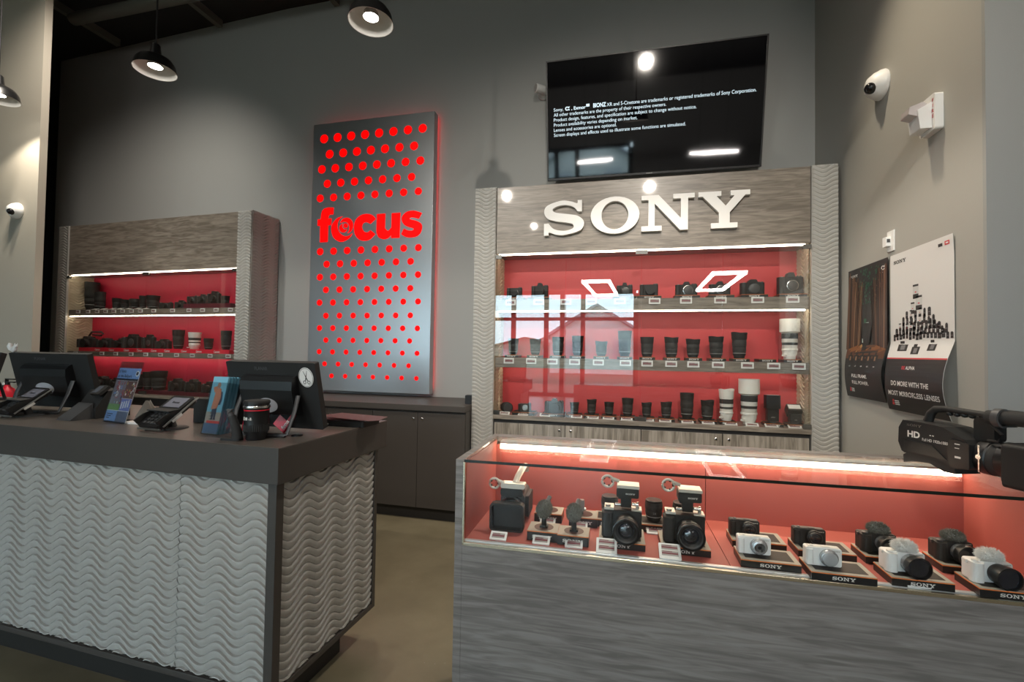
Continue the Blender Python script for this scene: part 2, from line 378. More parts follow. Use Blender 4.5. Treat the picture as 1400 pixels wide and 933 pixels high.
# outdoors, visible only in reflections
o = MB().box(-80, 80, -130, YF - .2, -.3, -.02).build('ground_outdoors', mat('asphalt_grass', (.07, .085, .055), .9, var=.4, vscale=.3)); struct(o)
def house(x, y, w, d, h, rh, wallc, roofc, label):
    t = thing('house', label, 'house', (x, y, 0))
    MB().box(-w / 2, w / 2, -d / 2, d / 2, 0, h).prism([(-w / 2, h), (w / 2, h), (0, h + rh)], -d / 2, d / 2, 'Y').build('wall', wallc, t)
    rf = MB()
    for s in (-1, 1):
        rf.add([(0, -d / 2 - .3, h + rh + .05), (0, d / 2 + .3, h + rh + .05), (s * (w / 2 + .4), d / 2 + .3, h - .2), (s * (w / 2 + .4), -d / 2 - .3, h - .2),
                (0, -d / 2 - .3, h + rh + .25), (0, d / 2 + .3, h + rh + .25), (s * (w / 2 + .4), d / 2 + .3, h), (s * (w / 2 + .4), -d / 2 - .3, h)],
               [(0, 1, 2, 3), (4, 7, 6, 5), (0, 4, 5, 1), (2, 6, 7, 3), (0, 3, 7, 4), (1, 5, 6, 2)])
    rf.build('roof', roofc, t)
    for q in (-w / 4, w / 4):
        MB().box(q - .5, q + .5, d / 2, d / 2 + .05, h - 1.6, h - .3).build('window', mat('house_window', (.5, .52, .55), .3), t)
    return t
SID = mat('pale_siding', (.72, .72, .70), .8); SID2 = mat('tan_siding', (.45, .38, .32), .8); ROOF = mat('grey_shingle', (.33, .35, .38), .9); ROOF2 = mat('brown_shingle', (.25, .17, .14), .9)
hx = lambda px, Y: ray(px, 470)[0] / ray(px, 470)[1] * (7.46 - Y)
house(hx(822, -25), -28, 6.4, 6, 2.6, 2.0, SID, ROOF, 'pale gabled house with grey roof mirrored in the right cabinet glass')
house(hx(725, -70), -74, 14, 8, 2.2, 1.6, SID2, ROOF2, 'tan house with brown roof mirrored at the left of the cabinet glass')
house(hx(768, -80), -88, 12, 8, 3.2, 2.2, SID, ROOF2, 'white house with brown roof mirrored beside the grey roofed gable')
# black joists and conduit under the ceiling
for x in (-9.0, -7.5, -6.0, -4.5, -3.0):
    j = MB().box(x - .03, x + .03, -2, W - .02, CZ - .09, CZ - .01); tag(j.build('ceiling_joist', JOIST), 'thin black painted joist ending at the grey back wall near the top edge', 'joist', 'ceiling joists')
p0 = at(100, 24, 'Z', 4.95)
tag(MB().cyl((p0.x, p0.y, 4.93), .06, 5.5, 'X', 16).build('ceiling_duct', JOIST), 'long dark duct crossing the joists at the top left', 'duct')

# ------------------------------------------------------------------ pendant lamps
def pendant():
    t = thing('pendant_lamp', '', 'lamp')
    pr = [(.022, .20), (.030, .19), (.036, .13), (.045, .115), (.072, .105), (.105, .085), (.125, .055), (.138, .0), (.134, .0), (.121, .052), (.100, .080), (.03, .10)]
    MB().lathe(pr, n=40, mats=[0] * 7 + [1] * 4 + [1]).build('lamp_shade', [mat('shade_black', (.012, .012, .012), .35), mat('shade_white', (.75, .73, .70), .5)], t)
    MB().lathe([(.02, .10), (.045, .06), (.05, .035), (.046, .034), (.001, .036)], n=24, mats=[0, 0, 0, 1]).build('bulb', [GREYM, BULB], t)
    MB().cyl((0, 0, .19), .006, CZ - 3.45 - .19, n=10).build('stem', BLKM, t)
    MB().lathe([(.06, CZ - 3.45 - .025), (.06, CZ - 3.45)], n=20).build('canopy', BLKM, t)
    return t
pl = pendant(); PZ = 3.45
for i, (px, py, lb) in enumerate(((-3, 135, 'black barn pendant lamp cut off at the left edge of the photo'), (212, 97, 'black barn pendant lamp above the left display cabinet, whole in view'), (None, None, 'black barn pendant lamp added out of view over the aisle, continuing the row'), (507, 31, 'black barn pendant lamp above the dotted red sign, cap cut by the top edge'))):
    p = at(px, py, 'Z', PZ) if px is not None else Vector((.12, 2.55, PZ)); inst(pl, p, 0, lb, 'pendant lamps in a row')  # aisle pendant is added out of view to light the counter end and floor
    ld = bpy.data.lights.new('pendant_light', 'SPOT'); ld.energy = 55; ld.color = (1, .90, .76); ld.spot_size = 2.0; ld.spot_blend = .35; ld.shadow_soft_size = .04
    ld.energy = 55 if px is not None else 110
    lo = bpy.data.objects.new('pendant_light', ld); COL.objects.link(lo); lo.location = (p.x, p.y, p.z + .02)
# ceiling spotlights and square ring lamps behind the camera
def spotlamp(loc, aim, e, label, size=1.15, blend=.5, col=(1, .91, .80)):
    t = thing('ceiling_spotlight', label, 'lamp', loc, group='ceiling spotlights')
    dv = (Vector(aim) - Vector(loc)).normalized(); q = dv.to_track_quat('-Z', 'Y').to_matrix().to_4x4()
    b = MB(); b.M = q; b.lathe([(.05, .14), (.065, .13), (.065, -.01), (.06, -.01), (.055, 0)], n=20); b.build('can', BLKM, t)
    b = MB(); b.M = q; b.lathe([(.055, .005), (.001, .004)], n=20); b.build('bulb', BULB, t)
    MB().cyl((0, 0, .1), .01, CZ - loc[2] - .1, n=8).build('stem', BLKM, t)
    ld = bpy.data.lights.new('spot_light', 'SPOT'); ld.energy = e; ld.color = col; ld.spot_size = size; ld.spot_blend = blend; ld.shadow_soft_size = .06 if e < 200 else .08
    lo = bpy.data.objects.new('spot_light', ld); COL.objects.link(lo); lo.location = Vector(loc) + dv * .03; lo.rotation_euler = dv.to_track_quat('-Z', 'Y').to_euler()
spotlamp((-2.43, -2, 4.72), (-1.0, 3.7, 1.7), 480, 'can spotlight behind the camera, left one mirrored in the cabinet header', .92, 1.0)
spotlamp((.48, -2, 4.72), (.3, 3.7, 1.9), 640, 'can spotlight behind the camera, mirrored above the middle of the white letters', .92, 1.0)
spotlamp((-2.2, -4, 4.6), (-2.4, 3.2, 1.6), 120, 'can spotlight farther behind the camera, mirrored below the left one', .9, 1.0)
spotlamp((-4.1, 2.3, 4.85), (-5.3, 3.95, 1.7), 270, 'can spotlight added out of view above the pendants to brighten the left cabinet', 1.75, 1.0)  # added lamp with no visible source, lifts the left cabinet header
spotlamp((.55, 2.9, 4.8), (1.45, 2.75, 1.3), 200, 'can spotlight that washes the wall with the posters', 1.0, .9, (1, .84, .62))
for i, (cs, lb) in enumerate(((((804.5, 386.5), (836, 386.5), (847.5, 402.6), (820.6, 402.6)), 'long ring lamp behind the camera, left one of the two mirrored in the cabinet'), (((980.7, 376), (1018.9, 376), (991.4, 394.6), (964.6, 394.6)), 'long ring lamp behind the camera, right one of the two mirrored in the cabinet'))):
    zz = 3.0; pts = []
    for px, py in cs: dd = ray(px, py); t_ = (zz - 1.4) / dd[2]; pts.append((dd[0] * t_, 7.50 - dd[1] * t_))
    x = sum(p[0] for p in pts) / 4; y = sum(p[1] for p in pts) / 4
    a = (.31, 1.30); P = [(-a[0], -a[1]), (a[0], -a[1]), (a[0], a[1]), (-a[0], a[1])]; Q = [(u * .84, w * .93) for u, w in P]
    t = thing('ring_lamp', lb, 'lamp', (x, y, zz), .06 - .03 * i, group='ring lamps')
    b = MB(); b.M = Matrix.Rotation(-PI / 2, 4, 'X'); b.ring(P, Q, -.03, .03); b.build('ring', RING, t)
    for sx in (-1, 1): MB().cyl((sx * .28, 0, .03), .003, CZ - zz - .031, n=6).build('cable', BLKM, t)
wd = bpy.data.worlds.new('sky'); bpy.context.scene.world = wd; wd.use_nodes = True
wd.node_tree.nodes['Background'].inputs[0].default_value = (.68, .86, .95, 1); wd.node_tree.nodes['Background'].inputs[1].default_value = 7.5

# ------------------------------------------------------------------ lit display cabinets
def place_front(u, v, d): return (u, -d, v)
def display_cabinet(label, loc, rz, xa, xb, xc, xd, zt, zh, s1b, s1t, s2b, s2t, zb, depth, inner, red, doors=None, led=EM, hinge_x=()):
    t = thing('display_cabinet', label, 'cabinet', loc, rz)
    t['group'] = 'wall display cabinets'
    for a, b in ((xa, xb), (xc, xd)):
        p = MB(); p.box(a, b, .002, inner if (a == xa) else depth, .0, zt)
        o = p.build('pillar', RELIEF, t)
        r_ = MB(); relief(r_, a + .004, b - .004, .0, zt - .004, place_front, du=.011, phase=1.2); r_.build('relief_face', RELIEF, o)
    # outer side faces with the same relief
    r_ = MB(); relief(r_, 0.01, depth, .0, zt - .004, lambda u, v, q: (xd + q, u, v), du=.011); r_.build('side_relief', RELIEF, t)
    MB().box(xa, xd, inner, depth, 0, zt).build('carcass', RELIEF, t)
    MB().box(xb + .004, xc - .004, .012, inner, zh, zt - .002).build('header', WOODH, t, bevel=.002)
    MB().box(xb, xc, inner - .012, inner - .001, zb, zh).build('back_panel', red, t)
    r_ = MB(); relief(r_, .03, inner - .014, zb, zh, lambda u, v, q: (xb + q, u, v), du=.011, m=0); r_.box(xb - .001, xb + .001, .02, inner - .013, zb, zh); r_.build('inner_side', CREAM, t)
    r_ = MB(); relief(r_, .03, inner - .014, zb, zh, lambda u, v, q: (xc - q, u, v), du=.011, m=0); r_.box(xc - .001, xc + .001, .02, inner - .013, zb, zh); r_.build('inner_side', CREAM, t)
    for a, b in ((s1b, s1t), (s2b, s2t)):
        sh = MB().box(xb + .004, xc - .004, .03, inner - .014, a, b).build('shelf', WOODH, t, bevel=.0015)
    for z in (zh, s1b, s2b):
        y = .035 if z != s2b else .20
        MB().box(xb + .02, xc - .03, y, y + .012, z - (.010 if z != s2b else .004), z - .0005).build('light_strip', led, t)
    MB().box(xb + .002, xc - .002, -.004, inner - .014, zb - .035, zb).build('base_board', WOODH, t, bevel=.0015)
    MB().box(xb + .002, xc - .002, .025, inner, .0, zb - .036).build('lower_carcass', TOE, t)
    if doors:
        for i in range(len(doors) - 1):
            dr = MB().box(doors[i] + .003, doors[i + 1] - .003, .004, .024, .12, zb - .065).build('door', WOODV, t, bevel=.0015)
            lx = doors[i + 1] - .045 if i % 2 == 0 else doors[i] + .045
            MB().lathe([(.011, 0), (.011, .004), (.007, .006), (.001, .006)], (lx, .004, zb - .105), '-Y', 16, mats=[0, 0, 1]).build('lock', [SILV, BLK], dr)
    n = 4; st = (xc - xb - .008) / n
    for i in range(n):
        a = xb + .004 + st * i
        g = MB().box(a + .002, a + st - .002, .004, .009, zb + .004, zh + .03 - .034).build('glass_door', GLASS, t)
    for x, z, w in [(q, zz, ww) for q, ww in ((xb + .03, .05), ((xb + xc) / 2, .09), (xc - .03, .055)) for zz in (zh - .028, zb + .020)]:
        MB().rbox(x - w / 2, x + w / 2, -.006, .016, z - .016, z + .016, .004, 'Y').build('hinge', mat('hinge_metal', (.25, .25, .24), .2, .9) , t, bevel=.001)
    return t
SX, SY = 1.1, 3.7528
son = display_cabinet('grey wood grain wall cabinet with red lit interior and white four letter sign', (SX, SY, 0), .0057,
    -1.2591 - SX, -1.0729 - SX, 1.289 - SX, 1.4573 - SX, 2.7861, 2.2232, 1.7458, 1.8389, 1.274, 1.3562, .8806, W - SY - .012, .288, RED,
    doors=[at(x, 590, 'Y', SY).x - SX for x in (675.5, 772.4, 876.4, 987.9, 1107.5)])
# white letters on the header
for ch, x0, x1, y0, y1 in (('S', 744.8, 799, 0, 0), ('O', 807.8, 874.3, 0, 0), ('N', 876.8, 949, 0, 0), ('Y', 954, 1024.5, 0, 0)):
    lx0, lx1 = at(x0, 295, 'Y', SY).x - SX, at(x1, 290, 'Y', SY).x - SX
    z0 = 2.352; h = .279
    b = MB(); letter(b, ch, lx0, z0, h, -.022, .011, w=lx1 - lx0)
    b.build('sign_letter', LETW, son, bevel=.0015)
LX, LY = -1.9, 3.8331
can = display_cabinet('grey wood grain wall cabinet with crimson lit interior at the left', (LX, LY, 0), -.042,
    -6.4942 - LX, -6.3466 - LX, -3.855 - LX, -3.6769 - LX, 2.7972, 2.2222, 1.7442, 1.8134, 1.283, 1.3362, .8806, .345, .288, REDC)
def cab_pt(px, py, dy, cabx, caby, rz):      # world point on the plane dy behind a cabinet front
    o = Vector((cabx, caby, 0)) + Vector((-math.sin(rz), math.cos(rz), 0)) * dy
    n = Vector((-math.sin(rz), math.cos(rz), 0)); dd = ray(px, py)
    return CAMPOS + dd * ((o - CAMPOS).dot(n) / dd.dot(n))

# ------------------------------------------------------------------ television
TW, TH, TT = .8733, .4916, .20
tv = thing('television', 'wide black flat television showing white notice lines above the right cabinet', 'television', (.1766, 4.0, 3.4187)); tv.rotation_euler = (TT, 0, .0155)
b = MB(); b.box(-TW, TW, .012, .045, -TH, TH); b.box(-TW * .55, TW * .55, .045, .070, -TH * .8, TH * .3); b.build('housing', BLK, tv, bevel=.004)
b = MB(); fw = .011
for a in ((-TW, TW, TH - fw, TH), (-TW, TW, -TH, -TH + fw * 1.6), (-TW, -TW + fw, -TH, TH), (TW - fw, TW, -TH, TH)): b.box(a[0], a[1], -.002, .013, a[2], a[3])
b.build('bezel', BLK, tv, bevel=.001)
MB().box(-TW + fw, TW - fw, .002, .012, -TH + fw * 1.6, TH - fw).build('screen', mat('screen_black', (.002, .002, .003), .04, spec=1.0), tv)
b = MB(); maker_word(b, .0, -TH + .004, .008, -.0025); b.build('maker_lettering', GREYM, tv)
def tvx(px): return at(px, 160, 'Y', 4.0).x - .1763
LN = [("All other trademarks are the property of their respective owners.", 910.4), ("Product design, features, and specification are subject to change without notice.", 952.2),
      ("Product availability varies depending on market.", 871.4), ("Lenses and accessories are optional.", 843), ("Screen displays and effects used to illustrate some functions are simulated.", 938.2)]
zt = TH - .41 * 2 * TH; x0 = tvx(757.5)
b = MB(); text(b, 'Sony,', x0, .0012, zt - .006, .026, tvx(770.5) - x0); text(b, 'α', tvx(773), .0012, zt - .006, .036, .040, bold=.03)
text(b, ', Exmor', tvx(781.5), .0012, zt - .006, .026, tvx(801) - tvx(781.5), bold=.02); b.box(tvx(801.5), tvx(806), .0012, .0018, zt + .008, zt + .03); text(b, ',', tvx(807.5), .0012, zt - .006, .007)
text(b, 'BIONZ', tvx(811), .0012, zt - .004, .032, tvx(828.5) - tvx(811), bold=.035)
text(b, 'XR and S-Cinetone are trademarks or registered trademarks of Sony Corporation.', tvx(829.5), .0012, zt - .006, .028, tvx(1033.8) - tvx(829.5))
for i, (s, e) in enumerate(LN): text(b, s, x0, .0012, zt - .006 - .0415 * (i + 1), .027, tvx(e) - x0)
b.build('notice_text', TVTXT, tv)
MB().box(-.25, .25, .071, .215, -.05, .15).build('wall_bracket', GREYD, tv)

# ------------------------------------------------------------------ dotted red sign
FY = W - .12
sg = thing('illuminated_sign', 'tall silver sign panel with glowing red dots and lettering on the back wall', 'sign', (-2.4979, FY, .9851))
def fp(px, py): p = at(px, py, 'Y', FY); return p.x + 2.4979, p.z - .9851
SGM = mat('brushed_silver', (.42, .44, .46), .32, .75)
b = MB(); b.box(-.6725, .6725, 0, .088, 0, 2.7415); b.build('panel', SGM, sg, bevel=.002)
rows = [((443.2, 192), (578, 173.5), 8, 6.4), ((450.7, 212.5), (566.2, 198), 7, 6.3), ((440.1, 233.8), (574.8, 217.6), 8, 6.1), ((447.5, 252.7), (562.8, 240.7), 7, 5.8), ((437.8, 273), (572, 260), 8, 5.6)]
for i, (a, c, e, g_) in enumerate(((82, 467, 373, 450), (101, 504, 350, 491), (81, 542, 372, 531), (99, 579, 349, 572), (80, 617, 372, 611), (99, 655, 349, 653), (80, 692, 370, 691), (99, 727, 347, 729), (79, 761, 369, 766), (95, 797, 344, 803), (76, 831, 367, 841))):
    rows.append(((400 + a / 2.168, 130 + c / 2.168), (400 + e / 2.168, 130 + g_ / 2.168), 8 if i % 2 == 0 else 7, 5.3 - .2 * i))
b = MB(); dotn = 0
for p, q, n, rp in rows:
    (xa, za), (xb_, zb_) = fp(*p), fp(*q)
    for i in range(n):
        k = i / (n - 1); x = xa + (xb_ - xa) * k; z = (za + zb_) / 2
        rr = rp / ppm((x - 2.4979, FY, z + .9851)) * (.93 if p[0] < 520 else 1)
        dotn += 1
        if dotn <= 100: MB().lathe([(rr, .001), (rr, -.0025)], (0, 0, 0), 'Y', 24).build('glowing_dot', EMRED, sg, loc=(x, 0, z))
        else: b.lathe([(rr, .001), (rr, -.0025)], (x, 0, z), 'Y', 24)
b.build('glowing_dots', EMRED, sg)['kind'] = 'stuff'
def fo(P): return [fp(425 + a / 8.235, 270 + c / 8.235) for a, c in P]
b = MB()
WORD = [[(103, 508), (107, 322), (77, 322), (79, 248), (113, 247), (118, 195), (128, 155), (155, 126), (200, 115), (258, 116), (254, 192), (222, 193), (203, 205), (197, 240), (234, 237), (230, 312), (196, 316), (190, 502)],
 cr([(362, 215, 1), (300, 235), (245, 300), (232, 370), (255, 450), (310, 495), (360, 500), (420, 470), (458, 430), (470, 402, 1), (430, 432), (380, 437), (330, 405), (303, 350), (303, 290), (330, 240)]),
 cr([(328, 290, 1), (360, 245), (410, 230), (450, 248), (474, 290), (474, 340), (450, 385), (410, 408, 1), (432, 370), (435, 330), (415, 290), (375, 275)]),
 cr([(358, 295, 1), (330, 320), (322, 350), (335, 385), (365, 396), (395, 385), (408, 360, 1), (382, 362), (362, 345), (354, 320)]),
 [(393 + 24 * math.cos(t * PI / 12), 320 + 25 * math.sin(t * PI / 12)) for t in range(24)],
 cr([(733, 243, 1), (690, 200), (630, 187), (560, 205), (505, 260), (487, 340), (500, 420), (545, 475), (600, 490), (665, 475), (727, 415, 1), (672, 370, 1), (640, 395), (600, 385), (577, 340), (590, 295), (625, 280), (672, 300, 1)]),
 cr([(745, 190, 1), (840, 184, 1), (835, 345, 1), (868, 378), (908, 340, 1), (912, 180, 1), (1010, 172, 1), (1000, 455, 1), (906, 460, 1), (906, 425, 1), (870, 460), (820, 472), (765, 450), (740, 395, 1)]),
 cr([(1253, 178, 1), (1200, 158), (1150, 150), (1080, 165), (1030, 215), (1028, 270), (1060, 315), (1110, 337), (1150, 348), (1158, 360), (1140, 375), (1095, 372), (1048, 352, 1), (1018, 415, 1), (1060, 442), (1120, 453), (1190, 440), (1235, 400), (1253, 340), (1240, 295), (1190, 265), (1130, 250), (1112, 240), (1130, 228), (1170, 230), (1215, 243, 1)])]
for P in WORD: b.prism(fo(P), -.004, .001, 'Y')
b.build('glowing_lettering', EMRED, sg)
b = MB(); b.box(-.64, .64, .09, .108, 2.69, 2.725); b.box(.632, .640, .095, .103, .04, 2.68); b.box(-.640, -.632, .095, .103, .04, 2.68); b.build('back_light_strip', EMHALO, sg)
MB().box(-.5, .5, .088, .12, .2, 2.5).build('mounting_frame', GREYD, sg)

# ------------------------------------------------------------------ worktop and base cabinets below the sign
BF = 3.5908
tag(MB().box(-3.60, -1.262, BF - .02, W - .002, .905, .953).build('worktop', DARK, bevel=.002), 'long dark worktop against the back wall between the two display cabinets', 'worktop')
bx = [at(x, 600, 'Y', BF).x for x in (508.7, 574.7, 643)]; bw = bx[1] - bx[0]
units = [(bx[0] - 2 * bw, bx[0], 'charcoal two door base cabinet left of the seam below the red dotted sign'), (bx[0], -1.263, 'charcoal two door base cabinet nearest the right display cabinet'), (max(bx[0] - 4 * bw, -3.60), bx[0] - 2 * bw, 'charcoal base cabinet mostly hidden behind the sales counter monitor')]
for a, c, lb in units:
    t = thing('base_cabinet', lb, 'cabinet', ((a + c) / 2, BF, 0), group='base cabinets under the worktop'); w = (c - a) / 2
    MB().box(-w, w, .022, W - BF - .01, .10, .903).build('body', DARK, t)
    MB().box(-w, w, .05, .3, 0, .10).build('toe_kick', TOE, t)
    for s in (-1, 1):
        d0, d1 = (-w + .003, -.0015) if s < 0 else (.0015, w - .003)
        dr = MB().box(d0, d1, 0, .02, .105, .885).build('door', DARK, t, bevel=.0015)
        MB().lathe([(.011, 0), (.011, .005), (.006, .007), (.001, .007)], (s * .04, 0, .835), '-Y', 16, mats=[0, 0, 1]).build('lock', [SILV, BLK], dr)
p = at(641, 541, 'Y', 3.9)
tag(MB().rbox(-.03, .03, -.03, .03, 0, .075, .006, 'Y').build('power_adapter_box', BLK, loc=(-1.30, 3.80, .953), bevel=.003), 'small black box on the dark worktop against the right cabinet pillar', 'box')

# ------------------------------------------------------------------ sales counter on the left
CX0, CY0, CA, CLN, CZT, CZB = -1.1823, 1.4029, -.0368, .7188, 1.049, .920
ct = thing('sales_counter', 'grey wave panelled sales counter with thick charcoal top', 'counter', (CX0, CY0, 0), CA)
LC = 3.6
MB().box(-LC, 0, 0, CLN, CZB, CZT).build('counter_top', DARK, ct, bevel=.003)
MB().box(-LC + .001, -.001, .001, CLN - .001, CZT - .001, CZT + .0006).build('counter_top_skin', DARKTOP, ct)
MB().box(-LC, -.055, .055, CLN - .05, .13, CZB).build('carcass', DARK, ct)
ys = .035
seam = at(246, 760, 'Y', 1.47).x - CX0
for a, c in ((-LC, seam - .002), (seam + .001, -.075)):
    r_ = MB(); relief(r_, a, c, .165, CZB, lambda u, v, q: (u, ys + .016 - q, v), du=.009); r_.box(a, c, ys + .0155, ys + .02, .165, CZB); r_.build('front_wave_panel', RELIEF, ct)
r_ = MB(); relief(r_, .075, CLN - .045, .165, CZB, lambda u, v, q: (-ys - .016 + q, u, v), du=.009); r_.box(-ys - .02, -ys - .0155, .075, CLN - .045, .165, CZB); r_.build('end_wave_panel', RELIEF, ct)
b = MB(); b.box(-.073, -ys, ys, .073, .14, CZB); b.box(-.073, -ys, CLN - .045, CLN - .02, .14, CZB); b.box(-.073, -ys, .073, CLN - .045, .14, .163); b.box(-LC, -.073, ys, .073, .14, .163); b.build('edge_trim', DARK, ct, bevel=.002)
MB().box(-LC, -ys - .08, ys + .08, CLN - .18, 0, .139).build('toe_kick', TOE, ct)
def cl(p): return p     # counter things are placed in world space on its top
g = at(406, 596, 'Z', CZT + .001)
tag(MB().lathe([(.022, 0), (.022, .004), (.016, .005), (.001, .005)], n=24).build('cable_grommet', BLK, loc=(g.x, g.y, CZT + .0007)), 'round black cable grommet in the counter top beside the right monitor', 'cable grommet')

# ------------------------------------------------------------------ glass showcase on the right
HX, HY, HA, HD, HZT, HZB = -.5618, 1.5104, .0243, .5196, 1.0323, .7448
sc = thing('glass_showcase', 'long glass topped showcase with grey wood grain base and lit red interior', 'showcase', (HX, HY, 0), HA)
HL = 1.735; FZ = .757; T = .028
for a in (0, HL):
    b = MB().box(a, a + T, 0, HD, .0, HZT); b.build('side_panel', WOODC, sc, bevel=.0015)
MB().box(T, HL, .0, .02, .05, HZB).build('front_panel', WOODC, sc, bevel=.001)
MB().box(T, HL, .06, HD - .02, 0, .05).build('toe_kick', TOE, sc)
MB().box(T, HL, .022, HD - .02, .70, FZ - .006).build('deck', WOODC, sc)
MB().box(T, HL, HD - .022, HD, .05, HZT).build('rear_panel', WOODC, sc)
MB().box(T, HL, HD - .055, HD - .0005, HZT - .022, HZT + .0008).build('rear_rail', WOODC, sc, bevel=.0015)
xs = at(1003, 782, 'Z', FZ).x - HX
for a, c in ((T + .004, xs - .0012), (xs + .0012, HL - .004)):
    MB().box(a, c, .026, HD - .085, FZ - .005, FZ).build('floor_lining', ORED, sc)
    MB().box(a, c, HD - .085, HD - .075, FZ, HZT - .03).build('back_lining', ORED, sc)
for a in (T + .0005, HL - .0045): MB().box(a, a + .004, .02, HD - .075, FZ, HZT - .010).build('side_lining', ORED, sc)
b = MB(); b.box(T, HL, -.002, .010, HZB - .001, HZB + .010); b.box(T - .001, T + .006, -.002, .010, HZB, HZT - .008); b.build('brass_trim', GOLDT, sc, bevel=.001)
MB().box(T + .004, HL - .004, .012, .026, FZ - .009, FZ + .002).build('front_channel', mat('aluminium', (.62, .65, .68), .35, .6), sc, bevel=.001)
MB().box(T + .004, HL - .002, .011, .015, FZ, HZT - .009).build('front_glass', GLASSF, sc)
MB().box(T + .002, HL - .002, .002, HD - .057, HZT - .008, HZT).build('top_glass', GLASSF, sc)
MB().box(T + .002, HL - .002, -.001, .0018, HZT - .0085, HZT + .0002).build('top_glass_edge', mat('glass_edge', (.008, .014, .011), .15), sc)
MB().box(T + .03, HL - .03, HD - .118, HD - .086, HZT - .040, HZT - .018).build('light_strip', EMS, sc)
MB().box(T + .03, HL - .03, HD - .122, HD - .076, HZT - .018, HZT - .010).build('light_housing', OFFW, sc)

# ------------------------------------------------------------------ small goods: prototypes
def lens_proto(kind, h, r, i):
    """upright lens standing on its mount, hood up; h, r in metres"""
    t = thing('camera_lens', '', 'camera lens'); wh = kind.startswith('w'); body = WHTL if wh else BLKM
    hood = {'f': 1.0, 'p': 1.0, 's': .62, 't': 1.0, 'n': 0.0, 'w': 1.0, 'wb': 1.0, 'ww': 1.0}[kind]
    hh = {'f': .30, 'p': .24, 's': .22, 't': .26, 'n': .0, 'w': .27, 'wb': .30, 'ww': .24}[kind] * h
    rb = r * (.86 if kind in ('f', 'p', 'w', 'ww') else .92 if kind in ('s', 't') else 1.0 if kind == 'n' else .78)
    z1 = h - hh
    pr = [(rb * .72, 0), (rb * .76, .02 * h), (rb * .76, .10 * z1), (rb * .92, .20 * z1), (rb * .92, .34 * z1), (rb * .95, .35 * z1), (rb * .95, .58 * z1), (rb, .60 * z1), (rb, .97 * z1), (rb * .96, z1), (rb * .7, z1)]
    MB().lathe(pr, n=24).build('barrel', body, t)
    for a, c in (((.40, .55), (.66, .86)) if not wh else ((.50, .62), (.72, .92))):
        rr = rb * (1.02 if a > .58 else .975); b = MB(); nn = 24
        b.lathe([(rr * .98, a * z1), (rr, (a + .02) * z1), (rr, (c - .02) * z1), (rr * .98, c * z1)], n=nn).build('grip_ring', RUB, t)
    if kind in ('n',): MB().lathe([(rb * .8, z1), (rb * .95, z1 + .001), (rb * .95, z1 + .006), (rb * .86, z1 + .008), (.001, z1 + .006)], n=24).build('lens_cap', BLK, t)
    else:
        tp = {'f': r, 'p': r, 's': rb * 1.02, 't': r, 'w': r, 'wb': r, 'ww': r}[kind]
        lo = rb * (1.02 if kind != 'wb' else 1.0); pet = {1: .10 * hh, 2: .10 * hh} if kind in ('p', 'ww') else None
        P = [(lo, z1 - .03 * h), (lo * 1.06, z1), (tp * .95, h - hh * .35), (tp, h), (tp * .93, h), (lo * .9, z1 + .01 * h)]
        if pet: pet = {2: .05 * hh, 3: .12 * hh, 4: .12 * hh}
        if kind == 'wb': P = [(lo * 1.0, z1 - .05 * h), (tp, z1 - .02 * h), (tp, h), (tp * .94, h), (lo * .8, z1)]
        if kind == 's': P = [(lo, z1), (lo * 1.0, h), (lo * .9, h), (lo * .85, z1)]
        if kind == 't': P = [(lo, z1 - .02 * h), (tp, z1 + .10 * h), (tp * 1.0, h), (tp * .92, h), (lo * .8, z1)]
        MB().lathe(P, n=32, petal=pet).build('lens_hood', WHTL if kind in ('w', 'wb', 'ww') else BLKM, t)
        if kind in ('f', 't', 's'): MB().lathe([(rb * .2, z1 * .99), (rb * .85, z1 + .004), (.001, z1 + .010)], n=20).build('front_element', LGLASS, t)
    if wh:
        b = MB(); b.lathe([(rb * .985, .30 * z1), (rb * 1.01, .31 * z1), (rb * 1.01, .36 * z1), (rb * .985, .37 * z1)], n=24); b.box(-rb * 1.25, -rb * .8, -.012, .012, .10 * z1, .17 * z1); b.build('tripod_collar', body, t)
    else:
        b = MB(); b.lathe([(rb * .932, .255 * z1), (rb * .932, .275 * z1)], n=24); text(b, '24', 0, -rb * .965, .44 * z1, .006, align='C') ; b.build('marking', mat('marking_grey', (.45, .45, .44), .5), t)
    return t
